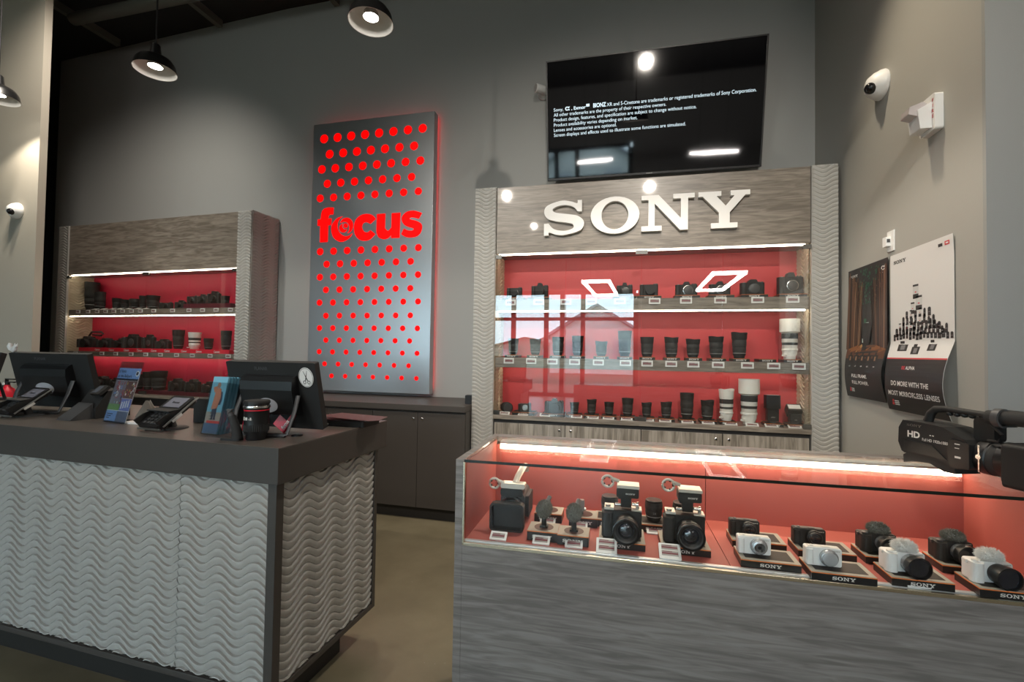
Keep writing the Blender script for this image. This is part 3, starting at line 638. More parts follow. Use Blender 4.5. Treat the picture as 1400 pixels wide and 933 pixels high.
def body_proto(w, h, kind, col=BLKM, lens=None):
    """camera body facing -Y; base at z = 0"""
    t = thing('mirrorless_camera', '', 'camera'); dpt = w * .34
    b = MB(); b.rbox(-w / 2, w / 2, -dpt / 2, dpt / 2, 0, h * .80, dpt * .25, 'Z'); b.build('body', col, t, bevel=.0015)
    b = MB(); b.rbox(-w / 2 - .001, -w * .29, -dpt * 1.05, 0, .0, h * .76, dpt * .3, 'Z'); b.build('hand_grip', RUB if col is BLKM else col, t, bevel=.002)
    if kind in ('hump', 'dslr', 'tall'):
        q = .17 if kind != 'dslr' else .22
        b = MB(); b.prism([(-w * q, h * .78), (w * q, h * .78), (w * q * .6, h), (-w * q * .6, h)], -dpt * .62, dpt * .6, 'Y'); b.build('viewfinder', col, t, bevel=.003)
        MB().box(-w * .07, w * .07, -dpt * .15, dpt * .3, h, h + .003).build('hot_shoe', GREYM, t)
    r = w * .235
    MB().lathe([(r, 0), (r, .006), (r * .92, .007), (r * .9, .002)], (w * .06, -dpt / 2, h * .40), '-Y', 28).build('lens_mount', SILV if kind != 'dslr' else GREYD, t)
    if lens == 'cap': MB().lathe([(r * .9, .0), (r * .9, .008), (r * .78, .010), (.001, .010)], (w * .06, -dpt / 2, h * .40), '-Y', 28).build('body_cap', GREYD, t)
    if lens in ('lens', 'big'):
        L_ = .035 if lens == 'lens' else .065; rr = r * (.95 if lens == 'lens' else 1.1)
        MB().lathe([(rr * .9, 0), (rr, .006), (rr, L_ * .5), (rr * 1.04, L_ * .55), (rr * 1.04, L_), (rr * .9, L_)], (w * .06, -dpt / 2 - .006, h * .40), '-Y', 28).build('lens_barrel', BLKM, t)
        MB().lathe([(rr * .9, L_), (rr * .75, L_ - .008), (.001, L_ - .004)], (w * .06, -dpt / 2 - .006, h * .40), '-Y', 28, mats=[0, 1], caps=False).build('front_element', [BLK, LGLASS], t)
    for x in (w * .30, w * .42): MB().lathe([(w * .055, 0), (w * .055, .008), (w * .045, .010), (.001, .010)], (x, 0, h * .80), n=16).build('dial', GREYD, t)
    MB().lathe([(w * .04, 0), (w * .04, .005), (.001, .006)], (-w * .38, -dpt * .7, h * .77), n=14).build('shutter_button', GREYM, t)
    return t
def block_proto(w, d, h, name='display_block', plate=True, recess='square', word=True, wh=None):
    t = thing(name, '', 'display stand')
    MB().box(-w / 2, w / 2, -d / 2, d / 2, 0, h - .0025).build('block', BLK, t)
    MB().box(-w / 2 - .0004, w / 2 + .0004, -d / 2 - .0004, d / 2 + .0004, h - .0035, h - .0012).build('edge_line', ORNG, t)
    if plate:
        MB().box(-w / 2, w / 2, -d / 2, d / 2, h - .0014, h).build('top_plate', STEM, t)
        if recess == 'square': MB().box(-w / 2 + w * .09, w / 2 - w * .09, -d / 2 + d * .14, d / 2 - d * .14, h - .0005, h + .0006).build('recess', BLKM, t)
        else: MB().lathe([(w * .32, h - .0005), (w * .32, h + .0006), (.001, h + .0006)], n=28).build('recess', mat('recess_brown', (.06, .02, .015), .5), t)
    else: MB().box(-w / 2, w / 2, -d / 2, d / 2, h - .0014, h).build('top_plate', BLKM, t)
    if word:
        b = MB(); q = wh or h * .42; maker_word(b, 0, (h - q) * .42, q, -d / 2 - .0003); b.build('lettering', OFFW, t)
    return t
def ptag_proto(w, h, flat=False, rows=1):
    t = thing('price_tag', '', 'price tag')
    MB().rbox(-w / 2, w / 2, 0, .007, 0, h, .0025, 'Y').build('frame', WHT, t, bevel=.0006)
    b = MB()
    for k in range(rows):
        a = h * .20 + k * h * .38; c = a + h * (.58 if rows == 1 else .32); b.box(-w * .38, w * .38, -.0006, .0005, a, c, 0)
        b.box(-w * .37, w * .37, -.0010, -.0005, a + (c - a) * .30, a + (c - a) * .62, 1); b.box(-w * .34, w * .10, -.0010, -.0005, a + (c - a) * .74, a + (c - a) * .86, 1)
    b.build('screen', [TAGS, TAGT], t)
    return t
def flash_proto(h, w, tilt):
    t = thing('camera_flash', '', 'flash')
    b = MB(); b.rbox(-w * .40, w * .40, -w * .28, w * .28, h * .06, h * .50, .006, 'Z'); b.build('body', BLK, t, bevel=.002)
    b = MB(); b.M = Matrix.Translation((0, 0, h * .50)) @ Matrix.Rotation(-tilt, 4, 'X'); b.rbox(-w / 2, w / 2, -w * .36, w * .34, .0, h * .48, .006, 'Z'); b.build('head', BLK, t, bevel=.003)
    b = MB(); b.M = Matrix.Translation((0, 0, h * .50)) @ Matrix.Rotation(-tilt, 4, 'X')
    if tilt < .5: b.box(-w * .42, w * .42, -w * .30, w * .22, h * .478, h * .49)
    else: b.box(-w * .42, w * .42, -w * .365, -w * .355, h * .12, h * .42)
    b.build('flash_window', mat('flash_diffuser', (.75, .74, .70), .2), t)
    b = MB(); b.box(-w * .2, w * .2, -w * .2, w * .2, 0, h * .07); b.build('foot', GREYD, t)
    b = MB(); text(b, 'SONY', 0, -w * .285, h * .18, h * .035, align='C'); b.build('lettering', OFFW, t)
    return t

# ------------------------------------------------------------------ goods in the right cabinet
DY = .13
def sx_(px, py, dy=DY): return cab_pt(px, py, dy, SX, SY, .0057)
PW = ppm((0, SY + DY, 1.5)) ; GL = 'goods in the right wall cabinet'
blk_s = block_proto(.118, .13, .024, plate=False, wh=.012)
blk_w = block_proto(.185, .15, .024, plate=False, wh=.012)
tg = ptag_proto(.086, .046)
names_r = 'right wall cabinet'
# top shelf cameras
kin = {}
cams = [(704, 20, 17, 'flat', 'lens', 'small flat-topped camera'), (738.5, 22, 20, 'hump', 'big', 'camera with upright lens hump'), (854, 21, 19, 'hump', 'cap', 'camera behind the mirrored ring lamp'), (887, 24, 20, 'flat', 'big', 'camera with wide round lens'),
        (938, 28, 19, 'hump', 'cap', 'camera with grey body cap'), (983.5, 27, 19, 'hump', 'cap', 'camera under the right mirrored ring lamp'), (1028, 30, 21, 'dslr', 'cap', 'rounder camera with dark body cap'), (1079.6, 31, 30, 'tall', 'cap', 'tall camera with built-in vertical grip')]
z1 = 1.8389
for i, (px, w, h, k, l, lb) in enumerate(cams):
    p = sx_(px, 400); pm = ppm((p.x, p.y, z1)); key = (w, h, k, l)
    o = inst(blk_w, (p.x, p.y, z1), .0057, f'low black display block under the {ordn(i)} camera on the top shelf, right cabinet', 'camera display blocks')
    c = body_proto(w / pm, h / pm, k, BLKM, l)
    inst(c, (p.x, p.y, z1 + .024), .0057, f'black {lb}, {ordn(i)} on the right cabinet top shelf', 'cameras on the top shelf')
for i, px in enumerate((698, 736.6, 773.6, 808.3, 847.5, 895, 938, 985, 1036, 1084)):
    p = cab_pt(px, 411, .022, SX, SY, .0057)
    inst(tg, (p.x, p.y, z1 - .046), .0057, f'white framed price tag, {ordn(i)} from the left on the right cabinet top shelf edge', 'price tags')
# middle shelf lenses
z2 = 1.3562
mids = [(701.6, 22, 15, 'f'), (731.7, 22, 16, 'f'), (762.7, 25, 16, 't'), (789.6, 27, 16.5, 'f'), (822, 20, 17, 'p'), (854, 35, 19, 'f'), (884.5, 27, 18.5, 'f'), (917.7, 27, 19, 'p'), (947.3, 25, 19, 'p'), (979, 29, 20, 'p'), (1010.6, 35, 20.7, 'p'), (1046, 0, 0, None), (1079.6, 55, 25, 'wb')]
desc = {'f': 'black lens with flared hood', 'p': 'black lens with petal hood', 's': 'straight black lens', 't': 'black lens with wide hood', 'n': 'capped black lens', 'w': 'white lens', 'wb': 'long white lens with big hood', 'ww': 'white lens with petal hood'}
for i, (px, h, w, k) in enumerate(mids):
    p = sx_(px, 485)
    inst(blk_s, (p.x, p.y, z2), .0057, f'black display block, {ordn(i)} from the left on the middle shelf, right cabinet', 'lens display blocks')
    if k:
        pm = ppm((p.x, p.y, z2)); o = lens_proto(k, h / pm, w / 2 / pm, i)
        inst(o, (p.x, p.y, z2 + .024), .6, f'{desc[k]} on the {ordn(i)} block, middle shelf of the right cabinet', 'lenses on the middle shelf')
for i, px in enumerate((695.5, 726, 755, 785.4, 818, 855, 884.7, 917.7, 948, 982, 1022, 1058, 1092.5)):
    p = cab_pt(px, 497, .022, SX, SY, .0057)
    inst(tg, (p.x, p.y, z2 - .050), .0057, f'white framed price tag, {ordn(i)} from the left on the right cabinet middle shelf edge', 'price tags')
# bottom shelf
z3 = .8806; DB = .12
bots = [(785.4, 15, 13, 'p'), (808.8, 20, 13.5, 'p'), (832.7, 17.5, 13.5, 'f'), (858, 24, 16, 'f'), (884, 19, 14, 'p'), (910.8, 21, 15.5, 'p'), (939, 35, 18, 't'), (967, 26, 17.7, 'p'), (993, 42, 20, 'ww'), (1024, 61.5, 26.6, 'wb')]
for i, (px, h, w, k) in enumerate(bots):
    p = sx_(px, 565, DB); pm = ppm((p.x, p.y, z3)); lift = .024 if k != 'wb' else .003
    if k != 'wb': inst(blk_s, (p.x, p.y, z3), .0057, f'black display block under the {ordn(i)} upright lens, bottom shelf of the right cabinet', 'lens display blocks')
    inst(lens_proto(k, h / pm, w / 2 / pm, i), (p.x, p.y, z3 + lift), .6, f'{desc[k]}, {ordn(i)} upright one, right cabinet bottom shelf', 'lenses on the bottom shelf')
for px, h, w, tl, lb in ((1055.7, 38, 18, .05, 'tall black flash with head pointing up'), (1086.5, 26, 18, .9, 'short black flash with tilted bright window')):
    p = sx_(px, 575, DB); pm = ppm((p.x, p.y, z3))
    inst(blk_s, (p.x, p.y, z3), .0057, f'black display block under the {lb.split(" with")[0]}, bottom shelf', 'lens display blocks')
    inst(flash_proto(h / pm, w / pm, tl), (p.x, p.y, z3 + .024), .0057, lb + ', bottom shelf of the right cabinet', 'flashes')
for px, w, h, k, l, lb in ((717.6, 17, 13, 'flat', None, 'plain black camera body, left on the bottom shelf of the right cabinet'), (758, 25, 19, 'hump', 'big', 'bulky black camera with big lens, bottom shelf of the right cabinet')):
    p = sx_(px, 562, DB); pm = ppm((p.x, p.y, z3))
    inst(blk_w, (p.x, p.y, z3), .0057, ('long' if px < 740 else 'wide') + f' black display block under the {lb.split(",")[0]}', 'camera display blocks')
    inst(body_proto(w / pm, h / pm, k, BLKM, l), (p.x, p.y, z3 + .024), .0057, lb, 'cameras on the bottom shelf')
p = sx_(692, 558, .15)
t = thing('camera_lens', 'black lens lying on its side at the left end of the bottom shelf', 'camera lens', (p.x, p.y, z3), .55)
MB().lathe([(.032, -.05), (.040, -.04), (.040, .0), (.046, .005), (.046, .045), (.040, .05), (.001, .048)], (0, 0, .047), '-Y', 24).build('barrel', BLKM, t)
MB().lathe([(.0465, .012), (.047, .014), (.047, .034), (.0465, .036)], (0, 0, .047), '-Y', 24).build('grip_ring', RUB, t)
MB().lathe([(.040, .049), (.038, .053), (.001, .053)], (0, 0, .047), '-Y', 24).build('lens_cap', GREYD, t)
tgl = ptag_proto(.088, .045)
for i, px in enumerate((689, 714.7, 744.7, 788, 807.6 + 3, 831.7, 856.9, 886, 909.6, 940.4, 968.7, 1000, 1029, 1055.7, 1087.8)):
    p = cab_pt(px, 572, .032, SX, SY, .0057); o = inst(tgl, (p.x, p.y, z3 + .002), .0057, f'small white price tag leaning back, {ordn(i)} from the left on the right cabinet bottom shelf', 'price tags', (1, 1, .8))
    o.rotation_euler.x = -1.05
p = cab_pt(662, 561, -.02, SX, SY, .0057)

# ------------------------------------------------------------------ goods in the left cabinet
def lx_(px, py, dy=.13): return cab_pt(px, py, dy, LX, LY, -.042)
ZL1, ZL2, ZL3 = 1.8134, 1.3362, .8806
top = [(125.5, 39, 17, 's'), (136.8, 25, 13, 's'), (159.7, 16, 11, 'f'), (171, 14, 10.6, 'f'), (184, 14, 12.8, 'n'), (195.4, 19, 9, 't'), (209, 19, 16.5, 'f'), (308, 17, 11, 'f')]
ROW = 'goods on the top shelf of the left cabinet'
for i, (px, h, w, k) in enumerate(top):
    p = lx_(px, 415, .13 + (.06 if i == 0 else 0)); pm = ppm((p.x, p.y, ZL1)); 
    inst(lens_proto(k, h / pm, w / 2 / pm, i), (p.x, p.y, ZL1 + .002), .4, f'{"tallest" if i == 0 else "small" if i < 7 else "far right"} {desc[k]}, {ordn(i)} lens, left cabinet top shelf', ROW)
for i, (px, w, h, k, l) in enumerate(((229, 17, 11, 'flat', 'lens'), (248, 14, 12, 'hump', 'lens'), (264, 13, 13, 'flat', 'lens'), (278, 14, 13, 'hump', 'lens'), (294, 17, 17, 'dslr', 'lens'))):
    p = lx_(px, 415); pm = ppm((p.x, p.y, ZL1)); lift = .002 if i < 2 else .055
    inst(body_proto(w / pm, h / pm, k, BLKM, l), (p.x, p.y, ZL1 + lift), -.042, f'small black camera, {ordn(i)} camera on the top shelf of the left cabinet', ROW)
p, q = lx_(257, 410, .13), lx_(321, 408, .13); m_ = (p + q) / 2
tag(MB().box(-(q.x - p.x) / 2, (q.x - p.x) / 2, -.05, .07, 0, .053).build('display_riser', mat('maroon_riser', (.10, .008, .02), .4), loc=(m_.x, m_.y, ZL1), rz=-.042, bevel=.002), 'dark maroon riser under small cameras at the right of the left cabinet top shelf', 'display riser')
for i, px in enumerate((128, 139.5, 151, 162, 174, 186.5, 198)):
    p = lx_(px, 417, .06); o = MB().box(-.034, .034, 0, .045, 0, .004).build('spec_card', OFFW, loc=(p.x, p.y, ZL1 + .001), rz=-.042); o.rotation_euler.x = .35
    tag(o, f'small blank white card, {ordn(i)} from the left on the left cabinet top shelf', 'card', 'spec cards')
p = lx_(225, 405, .25)
tgs = ptag_proto(.060, .036)
for zz, yy, xs_, nm in ((ZL1, 422, (368, 415, 458, 498, 536, 578, 620, 662, 725, 814, 892, 956, 1020, 1088), 'top'), (ZL2, 482, (355, 480, 545, 618, 687, 757, 833, 908, 992, 1077), 'middle')):
    for i, u in enumerate(xs_):
        p = cab_pt(u / 3.455, yy, .022, LX, LY, -.042)
        inst(tgs, (p.x, p.y, zz - .040), -.042, f'tiny white framed price tag, {ordn(i)} from the left on the left cabinet {nm} shelf edge', 'price tags')
ROW = 'goods on the middle shelf of the left cabinet'
RZ = .042
for i, (px, w, h, k, l) in enumerate(((121.8, 24, 15, 'dslr', 'lens'), (146.4, 22, 13, 'dslr', 'lens'), (166, 15, 13, 'hump', 'lens'), (182.5, 24, 19, 'tall', 'cap'), (205, 17, 19, 'tall', 'cap'), (225, 20, 13, 'dslr', 'lens'))):
    p = lx_(px, 474); pm = ppm((p.x, p.y, ZL2))
    inst(body_proto(w / pm, h / pm, k, BLKM, l), (p.x, p.y, ZL2 + RZ + .001), -.042, f'black {"bulky" if k != "hump" else "smaller"} camera, {ordn(i)} on the middle shelf of the left cabinet', ROW)
for i, (px, h, w, k) in enumerate(((243.7, 26, 15, 'f'), (266, 23, 16.4, 'w'), (285, 15, 12.5, 'f'), (309, 26, 13.5, 't'))):
    p = lx_(px, 474); pm = ppm((p.x, p.y, ZL2))
    inst(lens_proto(k, h / pm, w / 2 / pm, i), (p.x, p.y, ZL2 + RZ + .001), .4, f'{desc[k]}, {ordn(i)} upright lens on the middle shelf of the left cabinet', ROW)
p = lx_(122, 465, .13)
t = thing('top_grip_cage', 'curved black grip bar standing over the leftmost camera, left cabinet middle shelf', 'camera grip', (p.x, p.y, ZL2 + RZ + .02))
MB().tube([(-.09, .06, 0), (-.09, .06, .12), (-.05, .06, .165), (.10, .06, .165), (.13, .06, .14), (.10, .06, .125), (-.03, .06, .13)], .011, 10).build('bar', BLK, t)
p, q = lx_(117, 478, .13), lx_(321, 484, .13); m_ = (p + q) / 2; hw = (q.x - p.x) / 2
t = thing('display_riser', 'long red riser with repeated white name along the left cabinet middle shelf', 'display riser', (m_.x, m_.y, ZL2), -.042)
MB().box(-hw, hw, -.07, .09, 0, RZ).build('block', mat('red_riser', (.75, .01, .04), .35), t, bevel=.002)
b = MB()
for u in (460, 527, 598, 660, 727, 790, 870, 940, 1025): text(b, 'Canon', lx_(u / 3.455, 480, .06).x - m_.x, -.0712, .010, .022, .078, align='C', bold=.03)
b.build('lettering', WHT, t)
ROW = 'goods on the bottom shelf of the left cabinet'
for i, (px, py, h, w, k) in enumerate(((190, 530, 20, 12, 's'), (202, 530, 24, 13, 'f'), (217, 530, 26, 20, 'f'))):
    p = lx_(px, py); pm = ppm((p.x, p.y, ZL3)); inst(lens_proto(k, h / pm, w / 2 / pm, i), (p.x, p.y, ZL3 + .04), .4, f'{desc[k]}, {ordn(i)} one on the left cabinet bottom shelf', ROW)
for i, (px, w, h, k) in enumerate(((141, 22, 15, 'dslr'), (160, 16, 14, 'hump'), (243, 20, 17, 'dslr'), (265, 20, 17, 'dslr'), (287, 18, 15, 'hump'))):
    p = lx_(px, 530); pm = ppm((p.x, p.y, ZL3)); inst(body_proto(w / pm, h / pm, k, BLKM, 'lens'), (p.x, p.y, ZL3 + .04), -.042, f'black camera, {ordn(i)} camera on the bottom shelf of the left cabinet', ROW)
p, q = lx_(110, 540, .13), lx_(320, 540, .13); m_ = (p + q) / 2; hw = (q.x - p.x) / 2
tag(MB().box(-hw, hw, -.07, .09, 0, .038).build('display_riser', MATS['maroon_riser'], loc=(m_.x, m_.y, ZL3 + .001), rz=-.042), 'low dark riser along the bottom shelf of the left cabinet', 'display riser')

# ------------------------------------------------------------------ things on the sales counter
Z0 = CZT + .0008
def monitor():
    t = thing('point_of_sale_monitor', '', 'monitor', (0, 0, 0))
    w, h, tl = .215, .285, .25
    R_ = Matrix.Translation((0, 0, .018)) @ Matrix.Rotation(tl, 4, 'X')
    b = MB(); b.M = R_; b.rbox(-w, w, -.002, .026, 0, h, .006, 'Y'); b.build('housing', BLKM, t, bevel=.002)
    b = MB(); b.M = R_; b.box(-w + .012, w - .012, .0262, .028, .012, h - .012); b.build('screen', BLKG, t)
    b = MB(); b.M = R_; pr = [(-.002, .06), (-.040, .075), (-.046, .10), (-.046, .18), (-.038, .215), (-.020, .228), (-.002, .232)]
    b.prism([(a, c) for a, c in pr], -.125, .125, 'X'); b.build('rear_hump', mat('ribbed_black', (.014, .015, .016), .35), t, bevel=.003)
    b = MB(); b.M = R_; text(b, 'PLANAR', -.075, -.0026, .250, .015, .062); b.build('lettering', mat('dim_grey_ink', (.09, .09, .10), .4), t)
    b = MB(); b.M = R_; b.M = b.M @ Matrix.Translation((.0, -.047, .115)); b.M = b.M @ Matrix.Scale(.62, 4, (0, 0, 1)); b.lathe([(.050, 0), (.050, .0015), (.001, .0016)], n=32, ax='-Y'); b.build('round_label', mat('label_grey', (.45, .46, .50), .3), t)
    b = MB(); b.M = R_; text(b, 'focus', .0, -.0492, .108, .010, .036, align='C', bold=.03); b.build('label_lettering', REDP, t)
    b = MB()
    for sx in (-1, 1): b.tube([(sx * .135, -.062, .16), (sx * .140, -.085, .10), (sx * .13, -.115, .012), (sx * .12, -.118, .006)], .010, 10, flat=.5)
    b.tube([(-.125, -.118, .007), (.125, -.118, .007)], .008, 8)
    b.build('stand_frame', GREYD, t)
    return t, R_
mp, MR = monitor()
pm_ = at(443, 588, 'Z', CZT + .018)
m2 = inst(mp, (pm_.x - .215, pm_.y, Z0), 0, 'black monitor seen from behind with a round scissors sticker, right end of the counter', 'counter monitors')
p = at(131, 566, 'Z', CZT); m1 = inst(mp, (p.x - .295, p.y + .03, Z0), .03, 'black monitor seen from behind with a white figurine on top', 'counter monitors', (1.24, 1, 1.04))
p = at(9, 497, 'Y', 2.05); m0 = inst(mp, (p.x - .215, 1.98, Z0), PI, 'black monitor cut off at the left edge, only its top corner in view', 'counter monitors')
b = MB(); b.M = MR @ Matrix.Translation((.168, -.003, .225)) @ Matrix.Scale(1.22, 4, (0, 0, 1)); b.lathe([(.034, 0), (.034, .001), (.001, .0012)], n=36, ax='-Y', m=0); b.tube([(.031 * math.cos(q * PI / 18), -.0014, .031 * math.sin(q * PI / 18)) for q in range(36)], .0006, 4, 1, True)
b.M = MR @ Matrix.Translation((.168, -.0048, .225))
b.stroke([(-.010, .026), (.006, -.014)], [.001, .004], 0, .0006, 1); b.stroke([(.008, .028), (-.004, -.014)], [.001, .004], 0, .0006, 1)
for sx in (-.009, .011): b.ring([(sx + .007 * math.cos(q * PI / 8), -.021 + .008 * math.sin(q * PI / 8)) for q in range(16)], [(sx + .0045 * math.cos(q * PI / 8), -.021 + .0055 * math.sin(q * PI / 8)) for q in range(16)], 0, .0006, 1)
b.build('scissors_sticker', [WHT, BLK], m2)
# figurine on the middle monitor
p = at(6, 486, 'Y', m1.location.y - .06); t = thing('squirrel_figurine', 'small white squirrel figurine on top of the left monitor', 'figurine', (m1.location.x - .250, m1.location.y - .066, Z0 + .307))
b = MB(); b.ball((0, 0, .018), .016, .012, .018); b.ball((.012, 0, .034), .010, .009, .010); b.tube([(.016, .004, .042), (.018, .004, .052)], [.004, .001], 6); b.tube([(.012, -.004, .042), (.014, -.004, .052)], [.004, .001], 6)
b.tube([(-.012, 0, .010), (-.026, 0, .018), (-.034, 0, .034), (-.030, 0, .046), (-.040, 0, .050)], [.005, .009, .011, .009, .003], 10); b.tube([(.008, -.008, .022), (.020, -.006, .024)], .003, 6); b.build('body', WHT, t)
def terminal():
    t = thing('card_terminal', '', 'payment terminal')
    R_ = Matrix.Translation((0, -.01, .085)) @ Matrix.Rotation(math.radians(36), 4, 'X')
    w = .082
    b = MB(); b.M = R_; b.rbox(-w, w, -.115, .105, -.012, .016, .016, 'Z'); b.build('body', BLK, t, bevel=.004)
    b = MB(); b.M = R_; b.box(-.060, .060, .020, .090, .016, .0175); b.build('screen', mat('lit_screen_grey', (.20, .20, .24), .2), t)
    b = MB(); b.M = R_; text(b, 'focus', 0, .048, .0180, .014, .052, ax='Z', align='C', bold=.02); b.build('screen_lettering', BLKG, t)
    b = MB(); b.M = R_; b.prism([(-.110, .016), (.006, .016), (.006, .020), (-.060, .040), (-.112, .042)], -w - .002, -w + .006, 'X'); b.prism([(-.110, .016), (.006, .016), (.006, .020), (-.060, .040), (-.112, .042)], w - .006, w + .002, 'X')
    b.prism([(.000, .018), (.008, .018), (-.036, .044), (-.040, .040)], -w, w, 'X'); b.build('keypad_shield', BLKM, t)
    b = MB(); b.M = R_
    for i in range(4):
        for j in range(4): b.box(-.05 + i * .027, -.031 + i * .027, -.100 + j * .022, -.087 + j * .022, .016, .020)
    b.build('keypad', GREYD, t)
    b = MB(); b.M = R_
    b.tube([(w + .004, -.10, .0), (w + .004, .09, .006)], .005, 8); b.tube([(w + .004, .09, .006), (w + .004, .112, .004)], .005, 8); b.tube([(-w, -.118, -.004), (w, -.118, -.004)], .005, 8); b.build('silver_rail', GREYM, t)
    b = MB(); b.M = R_; b.box(w + .0045, w + .0105, -.055, .0, -.012, .0); b.build('side_label', OFFW, t)
    b = MB(); b.tube([(0, -.005, .076), (0, .0, .04), (0, .01, .008)], [.022, .018, .02], 14); b.build('pedestal', GREYD, t)
    b = MB(); b.lathe([(.07, 0), (.07, .004), (.062, .008), (.001, .010)], (0, .01, 0), n=28); b.build('base_plate', GREYD, t)
    b = MB(); b.tube([(-.02, .0, .03), (-.045, -.05, .012), (-.060, -.085, .004)], [.010, .012, .014], 8, flat=.5); b.build('front_foot', GREYD, t)
    return t
tp = terminal()
for px, py, lb in ((26, 570, 'black card terminal on a swivel stand at the left end of the counter'), (224, 588, 'black card terminal on a swivel stand between the two clear leaflet holders')):
    p = at(px, py, 'Z', CZT); inst(tp, (p.x, p.y + .03, Z0), -.12, lb, 'card terminals', .84)
# clear sign holder
p, q = at(133, 578, 'Z', CZT), at(168, 584, 'Z', CZT); d_ = (q - p); aw = d_.length; ang = math.atan2(d_.y, d_.x); aw = .17
t = thing('sign_holder', 'clear slanted acrylic sign holder with a blue sports night print', 'sign holder', (p.x + .08, p.y + .01, Z0), ang * .7)
R_ = Matrix.Rotation(-.24, 4, 'X'); AH = .285; hw = .085
b = MB(); b.M = R_; b.box(-hw, hw, 0, .002, .002, AH); b.box(-hw, hw, .005, .007, .002, AH); b.M = Matrix.Identity(4); b.box(-hw, hw, .0, .09, 0, .002); b.build('acrylic', ACRYL, t)
b = MB(); b.M = R_; hp = .255
b.box(-hw + .002, hw - .002, .003, .004, .004, hp, 0)
def pr_(x0, x1, z0, z1, m, k=1): b.box(x0, x1, .0028 - .0002 * k, .0031, z0, z1, m)
rnd = random.Random(5)
pr_(-hw + .002, hw - .002, .206, hp, 1); pr_(-hw + .002, 0, .006, .055, 1); pr_(0, hw - .002, .006, .055, 2); pr_(-hw + .002, hw - .002, .196, .206, 3, 2); pr_(-hw + .002, hw - .002, .002, .008, 3, 2)
pr_(-hw + .002, .005, .058, .195, 4); pr_(.006, hw - .002, .058, .112, 5); pr_(.006, hw - .002, .114, .195, 6); pr_(-hw + .002, .005, .058, .085, 7, 2)
for k in range(46):
    x = rnd.uniform(-hw + .01, .0); z = rnd.uniform(.085, .18); pr_(x, x + rnd.uniform(.003, .009), z, z + rnd.uniform(.006, .016), rnd.choice([0, 3, 8, 8, 1]), 3)
for k in range(26):
    x = rnd.uniform(.01, hw - .012); z = rnd.uniform(.12, .18); pr_(x, x + rnd.uniform(.004, .010), z, z + rnd.uniform(.004, .012), rnd.choice([0, 9, 8, 6]), 3)
for k in range(4): pr_(.012 + k * .016, .020 + k * .016, .066 + k * .003, .098 + k * .003, 0, 3)
text(b, 'd Night', -.078, .0022, .232, .015, .055, m=3, bold=.02); text(b, 'at the Ballpark', -.078, .0022, .211, .014, .108, m=3, bold=.02)
for k in range(3): pr_(-.075, -.03 - .01 * k, .038 - k * .009, .042 - k * .009, 3, 2)
b.lathe([(.013, .0), (.013, .0005), (.001, .0006)], (.066, .0022, .231), '-Y', 20, m=0); b.lathe([(.009, .0007), (.009, .001), (.001, .001)], (.066, .0022, .231), '-Y', 20, m=3)
b.build('print', [WHT, mat('print_blue', (.22, .38, .72), .4), mat('print_slate', (.14, .17, .26), .4), mat('print_navy', (.02, .025, .05), .4), mat('print_grey', (.22, .20, .24), .4), mat('print_violet', (.16, .20, .55), .4), mat('print_brown', (.16, .08, .08), .4), mat('print_green', (.16, .32, .10), .4), mat('print_red', (.45, .04, .05), .4), mat('print_yellow', (.5, .4, .1), .4)], t)
# leaflet rack
p = at(279, 595, 'Z', CZT); t = thing('leaflet_rack', 'clear acrylic leaflet rack with a backpacker in orange on blue sky', 'leaflet rack', (p.x + .01, p.y + .01, Z0), -.12)
R_ = Matrix.Rotation(-.20, 4, 'X'); hw = .046; AH = .235
b = MB(); b.M = R_; b.box(-hw, hw, -.001, .001, .0, AH * .9); b.box(-hw, hw, .060, .062, .0, AH + .02); b.box(-hw, -hw + .002, 0, .06, 0, AH * .9); b.box(hw - .002, hw, 0, .06, 0, AH * .9); b.box(-hw, hw, 0, .06, 0, .002); b.build('acrylic', ACRYL, t)
SKY = mat('leaflet_sky', (.20, .48, .62), .4)
for k in range(4):
    b = MB(); b.M = R_ @ Matrix.Translation((0, .003 + k * .015, 0)); b.box(-hw + .004, hw - .004, 0, .009, .003, AH + k * .002, 0)
    if k == 0:
        b.box(-hw + .004, hw - .004, -.0004, 0, .003, .09, 1); b.box(-hw + .004, hw - .004, -.0006, 0, .004, .045, 5); b.box(-hw + .016, hw - .002, -.0010, -.0004, .045, .055, 4)
        b.prism([(-.02, .10), (-.012, .17), (.0, .190), (.016, .185), (.022, .15), (.012, .105)], -.0012, 0, 'Y', 2); b.prism([(-.010, .06), (-.015, .11), (.012, .11), (.013, .06), (.004, .06), (.001, .09), (-.002, .06)], -.0011, 0, 'Y', 3)
        b.prism([(.012, .12), (.010, .17), (.026, .175), (.032, .14), (.026, .12)], -.0009, 0, 'Y', 3); b.ball((.0, -.0006, .200), .010, .001, .012, 12, 6); b.prism([(-.018, .168), (-.030, .190), (-.008, .196), (-.004, .180)], -.0013, 0, 'Y', 2)
        for q in range(3): text(b, ('Explore', 'and', 'capture')[q], -.018, -.0015, .083 - q * .012, .008, m=7)
    b.build('leaflet', [SKY, mat('leaflet_sand', (.40, .36, .30), .5), mat('leaflet_orange', (.60, .24, .14), .5), mat('leaflet_dark', (.05, .06, .10), .5), mat('leaflet_red', (.6, .06, .05), .5), mat('leaflet_blue', (.10, .16, .26), .5), mat('leaflet_skin', (.40, .24, .17), .5), BLK], t)
